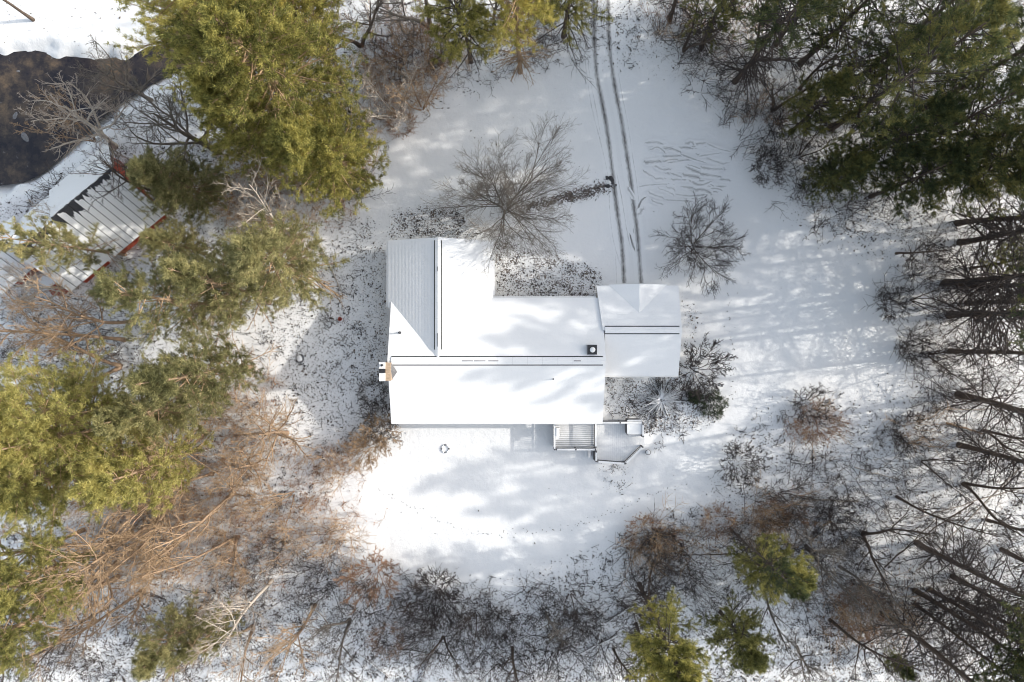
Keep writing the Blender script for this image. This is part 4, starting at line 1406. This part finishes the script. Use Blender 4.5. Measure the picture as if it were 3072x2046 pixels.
# arching ornamental shrub weighed down with snow
def arching(seed, n=150, R_=2.6):
    g = np.random.default_rng(seed)
    az = g.uniform(0, 6.28, n)
    el = g.uniform(.35, 1.1, n)
    D0 = np.stack([np.cos(az) * np.cos(el), np.sin(az) * np.cos(el), np.sin(el)], 1)
    P_ = grow(g, np.stack([np.cos(az) * .12, np.sin(az) * .12, np.zeros(n)], 1), D0, R_ * g.uniform(.4, 1.15, n) * (1 + .3 * np.sin(2 * az + 1) + .2 * np.sin(5 * az)), 8, .08, -1.9)
    P_[:, :, 2] = np.maximum(P_[:, :, 2], .04)
    R0 = rad(np.full(n, .02), 8, .5)
    st = Geo().add(*tubes(P_, R0, 4))
    a_, b_, c_, r_ = kids(g, P_, R0, np.full(n, 1.0), 9, .45, 1, .5, .35)
    tw = Geo().add(*tubes(grow(g, a_, b_, c_, 4, .12, -.3), rad(np.full(len(a_), .012), 4, .4), 3))
    Q = P_[:, :6].copy()
    Q[:, :, 2] += .03
    sn = Geo().add(*tubes(Q, rad(np.full(n, .042), 6, .35), 5))
    return st.mesh('stem', None), tw.mesh('branches', None), sn.mesh('snow', None)


x, y = W(1983, 1200)[:2]
o = thing('arching_shrub', 'snow laden arching shrub spreading like a star in the garden', 'shrub', (x, y, 0))
for me, mt, nm in zip(arching(61), (M['twig_dark'], M['twig_dark'], M['snow']), ('stem', 'branches', 'snow_load')):
    slot(link(nm, me, o), mt)

# ------------------------------------------------------------------ fallen poles and logs
def log(pa, pb, r, mat, label, za=.12, zb=.12, snow=False, group=None):
    A_, B_ = W(*pa), W(*pb)
    A_[2], B_[2] = za, zb
    g = np.random.default_rng(int(pa[0] * 7 + pb[1]))
    m_ = 9
    L_ = np.linspace(0, 1, m_)[:, None]
    P_ = A_ + (B_ - A_) * L_ + g.normal(0, .05, (m_, 3)) * np.sin(L_ * 3.14)
    o = thing('fallen_log', label, 'log', (0, 0, 0), 'fallen poles and logs')
    ge = Geo().add(*tubes(P_[None], np.linspace(r, r * .55, m_)[None], 7))
    slot(link('log_stem', ge.mesh('log_stem', None, True), o), mat)
    # broken stubs
    a_, b_, c_, r_ = kids(g, P_[None], np.full((1, m_), r), np.array([1.0]), 7, .25, .98, 1.1, .7)
    slot(link('stub', Geo().add(*tubes(grow(g, a_, b_, c_, 4, .12, .1), rad(np.full(len(a_), .018), 4, .4), 4)).mesh('stub', None), o), mat)
    if snow:
        Q = P_.copy()
        Q[:, 2] += r * .55
        slot(link('snow_cap', Geo().add(*tubes(Q[None], np.linspace(r, r * .5, m_)[None] * .8, 6)).mesh('snow_cap', None, True), o), M['snow'])
    return o


LOGS = [
    ((2561, 1742), (2735, 1803), .16, 'bark_pale', 'pale fallen birch log in the lower right wood', .15, .3, True),
    ((3085, 1436), (2744, 1552), .07, 'bark_pale', 'upper of the two long crossed poles, lower right', 1.6, .2, False),
    ((3031, 1394), (2744, 1712), .07, 'bark_pale', 'lower of the two long crossed poles, lower right', 1.2, .2, False),
    ((3057, 1738), (2874, 2020), .08, 'bark_pale', 'thin pale pole in front of the slim trunks', 2.2, .3, False),
    ((1890, 1818), (1815, 1868), .13, 'bark_dark', 'snow topped log with a dark flank beside the curved pole', .2, .15, True),
    ((1852, 1902), (1737, 1960), .10, 'bark_dark', 'snow topped log lying below the curved pole', .2, .15, True),
    ((1808, 1834), (1781, 2025), .09, 'bark_grey', 'curved grey pole lying near the bottom edge', .3, .15, True),
    ((1198, 1947), (1372, 1968), .11, 'bark_grey', 'snow topped log below the red-brown brush heap', .2, .15, True),
    ((1300, 1950), (1268, 2040), .08, 'bark_grey', 'short pole under the snow topped log, bottom left', .2, .15, True),
    ((1290, 1985), (1240, 2060), .07, 'bark_grey', 'second short pole at the bottom edge left of centre', .2, .15, True),
    ((940, 695), (1025, 876), .07, 'bark_pale', 'thin pale pole lying west of the house wing', .1, .1, False),
    ((2430, 1497), (2575, 1502), .09, 'bark_pale', 'pale stick lying in the middle of the lower right wood', .3, .2, False),
    ((2500, 1540), (2435, 1625), .10, 'bark_dark', 'dark rotten log below the pale stick', .2, .15, True),
    ((2480, 1550), (2460, 1640), .09, 'bark_dark', 'dark log lying beside the rotten one', .2, .15, True),
    ((2790, 1225), (3070, 1226), .05, 'bark_pale', 'long straight pale pole at the right edge', .3, .6, False),
    ((2835, 1268), (2945, 1300), .10, 'bark_tan', 'curved tan log under the long straight pole', .2, .3, False),
    ((2190, 1660), (2048, 1665), .06, 'bark_dark', 'dark pole lying left of the bright green pine', .15, .1, False),
    ((1955, 1745), (1905, 1760), .07, 'bark_pale', 'short pale branch at the foot of the yellowish pine', .3, .15, True),
    ((2900, 1500), (2690, 1660), .06, 'bark_dark', 'dark pole lying parallel below the crossed poles', .9, .2, False),
    ((2960, 1830), (2800, 2030), .06, 'bark_dark', 'dark pole lying under the thin pale pole', .6, .2, False),
    ((3060, 1880), (2930, 2040), .06, 'bark_pale', 'pale pole lying in the lower right corner', .8, .2, False),
    ((2620, 1905), (2540, 1990), .08, 'bark_dark', 'dark log lying left of the thickest trunk foot', .2, .15, True),
    ((2560, 1400), (2700, 1440), .05, 'bark_pale', 'thin pale stick lying on the snow streaks, right', .2, .2, False),
    ((2250, 1450), (2330, 1490), .05, 'bark_pale', 'thin pale stick beside the round dark bush', .2, .15, False),
    ((1480, 1960), (1590, 1900), .06, 'bark_dark', 'dark pole lying beside the broken grey trunk', .3, .15, True),
    ((1080, 1960), (1170, 2030), .06, 'bark_dark', 'dark pole at the bottom edge below the brush heap', .3, .15, True),
    ((2650, 1700), (2790, 1560), .06, 'bark_dark', 'dark pole under the crossed poles', .2, .5, False),
]
for a_, b_, r, mt, lab, za, zb, sn in LOGS:
    log(a_, b_, r, M[mt], lab, za, zb, sn)

# ------------------------------------------------------------------ small garden things
fence = thing('split_rail_fence', 'short snow topped rail fence at the garage side', 'fence', (0, 0, 0))
for a_, b_ in (((2030, 1088), (2082, 1096)), ((2032, 1105), (2092, 1112))):
    A_, B_ = W(*a_, .8), W(*b_, .8)
    r_ = MB().bar(A_, B_, .09, .09).build('rail', M['deckwood'], fence)
    MB().bar(A_ + (0, 0, .065), B_ + (0, 0, .065), .075, .035).build('snow_cap', M['snow'], r_)
A_, B_ = W(2096, 1124, .8), W(2166, 1158, .8)
r_ = MB().bar(A_, B_, .09, .09).build('rail', M['deckwood'], fence)
MB().bar(A_ + (0, 0, .065), B_ + (0, 0, .065), .075, .035).build('snow_cap', M['snow'], r_)
for q_ in ((2083, 1098), (2094, 1116), (2166, 1158)):
    w_ = W(*q_, .9)
    MB().box(w_[0] - .06, w_[0] + .06, w_[1] - .06, w_[1] + .06, 0, .95).build('post', M['deckwood'], fence)


def ring_of_stones(px, py, R_, n, label, name='fire_ring'):
    x, y = W(px, py)[:2]
    o = thing(name, label, 'fire ring', (x, y, 0))
    g = np.random.default_rng(3)
    for i in range(n):
        t = i * 6.283 / n
        MB().lathe((R_ * math.cos(t), R_ * math.sin(t), 0), [(.075, 0), (.085, .05), (.06, .1), (.015, .12)], 7).build('stone', M['shingle'] if i % 3 == 0 else M['snow'], o, True)


ring_of_stones(1336, 1346, .33, 12, 'small stone ring showing through the snow behind the house')
x, y = W(1942, 1355)[:2]
pl = thing('plant_pot', 'round dark plant pot with snow by the deck steps', 'pot', (x, y, 0))
MB().lathe((0, 0, 0), [(.15, 0), (.22, .3), (.24, .34)], 16).build('pot', M['black'], pl, True)
MB().lathe((0, 0, .34), [(.20, 0.001), (.16, .05), (.02, .08)], 14).build('snow_cap', M['snow'], pl, True)
x, y = W(1976, 1338)[:2]
b_ = bare_tree(71, .7, stems=6, r0=.018, trunk_len=.9, stem_spread=1.2, n1=3, n2=2, n3=1, n4=0, twig=.0124, base_r=.05)
place('shrub', b_, (M['twig_dark'], M['twig_dark']), 'tiny dry plant on the snow right of the deck steps', 'shrub', (x, y, 0))
x, y = W(1022, 957)[:2]
bk = thing('bucket', 'small dark red bucket on the leaf strewn snow west of the house', 'bucket', (x, y, 0))
MB().lathe((0, 0, 0), [(.13, 0), (.17, .32), (.15, .32), (.12, .05)], 14).build('pail', M['barn_red'], bk, True)
MB().bar((-.16, 0, .33), (.16, 0, .33), .02, .02).build('handle', M['metal'], bk)


def rock(px, py, R_, mat, label, name='boulder', seed=1, h=.7, snow=True):
    g = np.random.default_rng(seed)
    x, y = W(px, py)[:2]
    o = thing(name, label, 'boulder', (x, y, 0))
    V, F, n, m_ = [], [], 14, 6
    for j in range(m_):
        ph = j / (m_ - 1) * 1.5
        for i in range(n):
            t = i * 6.283 / n
            k = R_ * (1 + g.uniform(-.16, .16))
            V.append((k * math.cos(t) * math.cos(ph), k * math.sin(t) * math.cos(ph), h * R_ * math.sin(ph) - .05))
    for j in range(m_ - 1):
        F += [(j * n + i, j * n + (i + 1) % n, (j + 1) * n + (i + 1) % n, (j + 1) * n + i) for i in range(n)]
    F.append(tuple(range((m_ - 1) * n, m_ * n)))
    link('stone', mesh_py('stone', V, F, mat, True), o)
    if snow:
        V2 = [(a_ * .86, b_ * .86, c_ + .06) for a_, b_, c_ in V[2 * n:]]
        F2 = []
        for j in range(m_ - 3):
            F2 += [(j * n + i, j * n + (i + 1) % n, (j + 1) * n + (i + 1) % n, (j + 1) * n + i) for i in range(n)]
        F2.append(tuple(range((m_ - 3) * n, (m_ - 2) * n)))
        link('snow_cap', mesh_py('snow_cap', V2, F2, M['snow'], True), o)
    return o


rock(900, 1075, .38, M['shingle'], 'snow capped boulder at the edge of the pine shade west of the house', seed=2)
x, y = W(1827, 549)[:2]
hp = thing('soil_heap', 'dark heap of soil clods with snow bits beside the driveway', 'soil heap', (x, y, 0))
gh = np.random.default_rng(12)
for i in range(16):
    cx_, cy_, r_ = gh.uniform(-.36, .36), gh.uniform(-.5, .5), gh.uniform(.08, .2)
    MB().lathe((cx_, cy_, -.02), [(r_ * gh.uniform(.8, 1.1), 0), (r_ * 1.05, r_ * .3), (r_ * .7, r_ * .65), (r_ * .2, r_ * .8)], 6).build('clod', M['dark'] if i % 6 else M['snow'], hp)
rock(2020, 402, .2, M['bark_dark'], 'small dark clod on the snow right of the driveway', seed=6, h=.5, snow=False)['category'] = 'clod'
for i, (px, py, R_, lab) in enumerate(((40, 205, .3, 'small dark rock in the brook nearest the left edge'), (30, 340, .35, 'dark wet rock midway in the brook'), (60, 405, .4, 'dark rock near the brown brook bank'), (150, 330, .3, 'dark wet rock near the middle of the brook'))):
    r_ = rock(px, py, R_ * 1.3, M['shingle'], lab, seed=20 + i, h=.3, snow=False)
    r_.scale = (1.3, .7, 1)
    r_.rotation_euler.z = i * 1.1
    r_.location.z = -.68

# ------------------------------------------------------------------ stuff: fallen leaves, undergrowth, footprints
rs = np.random.default_rng(99)


def sample_mask(n, fn, box):
    out = []
    tot = 0
    while tot < n:
        x = rs.uniform(box[0], box[2], n * 2)
        y = rs.uniform(box[1], box[3], n * 2)
        keep = rs.uniform(0, 1, n * 2) < fn(x, y)
        out.append(np.stack([x[keep], y[keep]], 1))
        tot += keep.sum()
    return np.concatenate(out)[:n]


# footprint: nothing grows under the house, garage, deck or driveway
HOUSEPX = [(1165, 720), (1480, 720), (1480, 893), (1790, 893), (1790, 857), (2036, 857), (2036, 1128), (1812, 1128), (1812, 1262), (1925, 1262), (1925, 1385), (1660, 1345), (1660, 1270), (1172, 1270)]


def off_house(x, y):
    return (sdf_poly(x, y, HOUSEPX) > 6).astype(float)


def leaf_fn(x, y):
    return np.clip(litter_px(x, y), 0, 1) ** 1.3 * off_house(x, y) * (0.6 + 0.5 * smooth_noise(x, y, .03, 8) + .5 * smooth_noise(x, y, .09, 9) + .35 * smooth_noise(x, y, .25, 10)).clip(0.03, 1)


pts2 = sample_mask(150000, leaf_fn, (-150, -100, 3222, 2146))
wx, wy = (pts2[:, 0] - 1536) * CAM_H / FPX, (1023 - pts2[:, 1]) * CAM_H / FPX
wz = ground_z(wx, wy)
c = np.stack([wx, wy, wz + rs.uniform(.02, .10, len(wx))], 1)
sz = (.03 + .05 * rs.uniform(0, 1, len(wx)) ** 2.2 + .08 * (rs.uniform(0, 1, len(wx)) > .93))[:, None]
u = nrm(rs.normal(0, 1, c.shape) * np.array([1, 1, .5]))
v = nrm(np.cross(u, rs.normal(0, 1, c.shape) * np.array([.6, .6, 1])))
V = np.stack([c - u * sz, c + v * sz * .5, c + u * sz, c - v * sz * .5], 1).reshape(-1, 3)
lv = link('fallen_leaves', mesh_np('fallen_leaves', V, np.arange(len(V)).reshape(-1, 4), M['leaf']))
tag(lv, 'dark fallen leaves poking through the snow', 'leaves', kind='stuff')

# sprigs of low bramble
def sprig_fn(x, y):
    s = sdf_poly(x, y, LAWN)
    d = np.clip((s + 10) / 90, 0, 1) * (0.5 + 0.7 * smooth_noise(x, y, .018, 18)).clip(0.0, 1) * (sdf_poly(x, y, BROOK) > 30)
    d *= np.where(y > 1500, 1.0, .6) * np.where((y < 200) & (x < 500), 0, 1)
    d = np.maximum(d, 0.8 * (sdf_poly(x, y, BEDS[2][0]) < 0) + .35 * (sdf_poly(x, y, BEDS[4][0]) < 0))
    return d * off_house(x, y)


def shoots(fn, n, per, hl, box, spread=.8, tw=3, r=.009, wob=.16, up=.1, twl=.35):
    q_ = sample_mask(n, fn, box)
    wx, wy = (q_[:, 0] - 1536) * CAM_H / FPX, (1023 - q_[:, 1]) * CAM_H / FPX
    B0 = np.repeat(np.stack([wx, wy, ground_z(wx, wy) - .03], 1), per, 0)
    k = len(B0)
    B0[:, :2] += rs.normal(0, .12, (k, 2))
    D0 = np.stack([rs.normal(0, spread, k), rs.normal(0, spread, k), np.ones(k)], 1)
    L = rs.uniform(hl[0], hl[1], k)
    P_ = grow(rs, B0, D0, L, 5, wob, up)
    R_ = rad(np.full(k, r), 5, .45)
    g = Geo().add(*tubes(P_, R_, 3))
    if tw:
        a_, b_, c_, _ = kids(rs, P_, R_, L, tw, .25, 1, .75, twl)
        T_ = grow(rs, a_, b_, c_, 3, .12, .1)
        g.add(*tubes(T_, rad(np.full(len(T_), r * .75), 3, .5), 3))
    return g, P_


BOX = (-120, -80, 3192, 2126)
g, P_ = shoots(sprig_fn, 4200, 4, (.25, .9), BOX, 1.2, 3, .022, .28, -.3, .4)
tag(link('bramble', g.mesh('bramble', M['twig_dark'])), 'low dark brambles and weeds over the snowy wood floor', 'undergrowth', kind='stuff')


def ell(lst):
    def fn(x, y):
        d = np.zeros_like(x)
        for cx_, cy_, rx, ry, w in lst:
            d = np.maximum(d, w * np.clip(1.6 - 1.6 * np.sqrt(((x - cx_) / rx) ** 2 + ((y - cy_) / ry) ** 2), 0, 1))
        return d * off_house(x, y) * (sdf_poly(x, y, BROOK) > 10)
    return fn


RED = [(790, 560, 180, 130, .9), (820, 680, 150, 120, .8), (560, 1480, 330, 200, .9), (420, 1650, 280, 140, .7), (920, 1560, 230, 130, .7), (740, 1180, 120, 110, .9), (1240, 150, 190, 150, .9),
       (1190, 290, 150, 140, .9), (1010, 560, 90, 150, .8), (2190, 120, 120, 130, .45), (2310, 330, 140, 60, .6), (700, 1330, 250, 130, .6), (960, 1420, 160, 150, .5), (330, 1480, 150, 80, .7), (1060, 470, 90, 160, .6),
       (650, 1650, 280, 150, .7), (2060, 60, 120, 90, .6), (2450, 1275, 110, 60, .9), (2320, 1545, 130, 90, .8), (2570, 1830, 160, 120, .8), (1990, 1610, 130, 80, .6), (2180, 1570, 90, 60, .6), (2730, 1300, 90, 50, .5)]
GREY = [(2320, 340, 220, 140, .9), (2420, 520, 140, 150, .8), (2800, 920, 190, 280, .8), (2900, 1220, 220, 220, .8), (2600, 1450, 330, 200, .55), (2420, 1620, 280, 200, .9), (2010, 1680, 170, 150, 1),
        (1620, 1890, 420, 150, 1), (1250, 1860, 270, 160, 1), (2850, 1850, 250, 220, .7), (1060, 470, 90, 170, .8), (200, 1020, 260, 170, .7), (150, 1900, 200, 160, .6), (620, 1900, 300, 150, .6),
        (1360, 190, 270, 90, .8), (900, 1720, 240, 150, .8), (2560, 660, 260, 60, .5), (2700, 300, 300, 260, .5), (1700, 80, 150, 130, .5), (2200, 250, 150, 90, .9), (2070, 120, 130, 140, .9), (1560, 120, 200, 110, .6), (150, 590, 150, 60, .7), (330, 385, 90, 70, .6), (560, 300, 90, 60, .5)]
g, P_ = shoots(ell(RED), 1000, 3, (.9, 2.6), BOX, .4, 7, .014, .13, .2, .4)
tag(link('undergrowth', g.mesh('undergrowth', M['twig_red'])), 'rust brown twiggy undergrowth of the left and top woods', 'undergrowth', kind='stuff')
g2, _ = shoots(ell(RED), 230, 4, (2.0, 4.6), BOX, .55, 11, .021, .11, .15, .42)
tag(link('thicket', g2.mesh('thicket', M['twig_gold'])), 'tall golden brown thicket stems of the left wood', 'undergrowth', kind='stuff')
# dry leaves still hanging in the rust brown thicket
k = P_[:, 2:].reshape(-1, 3)
k = k[rs.uniform(0, 1, len(k)) < .3]
V, F = tufts(rs, k, nrm(rs.normal(0, 1, k.shape)), 2, .13, .09, .6, 0)
tag(link('dry_leaves', mesh_np('dry_leaves', V, F, M['leaf_orange'])), 'orange dry leaves still hanging in the brown thicket', 'leaves', kind='stuff')
g, P_ = shoots(ell(GREY), 760, 4, (.8, 2.4), BOX, .75, 5, .019, .15, .1, .4)
tag(link('undergrowth', g.mesh('undergrowth', M['twig_brush'])), 'dark grey twiggy undergrowth of the right and lower woods', 'undergrowth', kind='stuff')


# flat dark specks in place of footprint dents, their shade put into the colour
trails = [[(1135, 1470), (1200, 1500), (1280, 1545), (1370, 1590), (1480, 1600), (1600, 1595), (1720, 1580), (1850, 1530), (1960, 1480), (2060, 1450)],
          [(2185, 880), (2190, 960), (2195, 1060), (2200, 1150), (2185, 1210), (2165, 1260)], [(1400, 400), (1520, 450), (1640, 480), (1750, 500)]]
c = []
for tr in trails:
    tr = np.array(tr, float)
    for i in range(len(tr) - 1):
        n = int(np.linalg.norm(tr[i + 1] - tr[i]) / 9)
        for j in range(n):
            q_ = tr[i] + (tr[i + 1] - tr[i]) * j / n + rs.normal(0, 6, 2)
            x, y = W(q_[0], q_[1])[:2]
            c.append((x, y, gz(x, y) + .015))
c = np.array(c)
sz = rs.uniform(.035, .08, len(c))[:, None]
u = nrm(rs.normal(0, 1, c.shape) * np.array([1, 1, .1]))
v = nrm(np.cross(u, np.array([0, 0, 1.0])))
V = np.stack([c - u * sz, c + v * sz * .6, c + u * sz, c - v * sz * .6], 1).reshape(-1, 3)
tag(link('footprint_specks', mesh_np('footprint_specks', V, np.arange(len(V)).reshape(-1, 4), M['leaf'])), 'tiny dark specks painted for the shaded footprint trails across the snowy lawn', 'leaves', kind='stuff')

g2, _ = shoots(ell(GREY), 290, 4, (1.8, 4.4), BOX, .8, 10, .024, .13, 0, .42)
tag(link('thicket', g2.mesh('thicket', M['twig_dark'])), 'tall dark tangled thicket stems of the right and lower woods', 'undergrowth', kind='stuff')
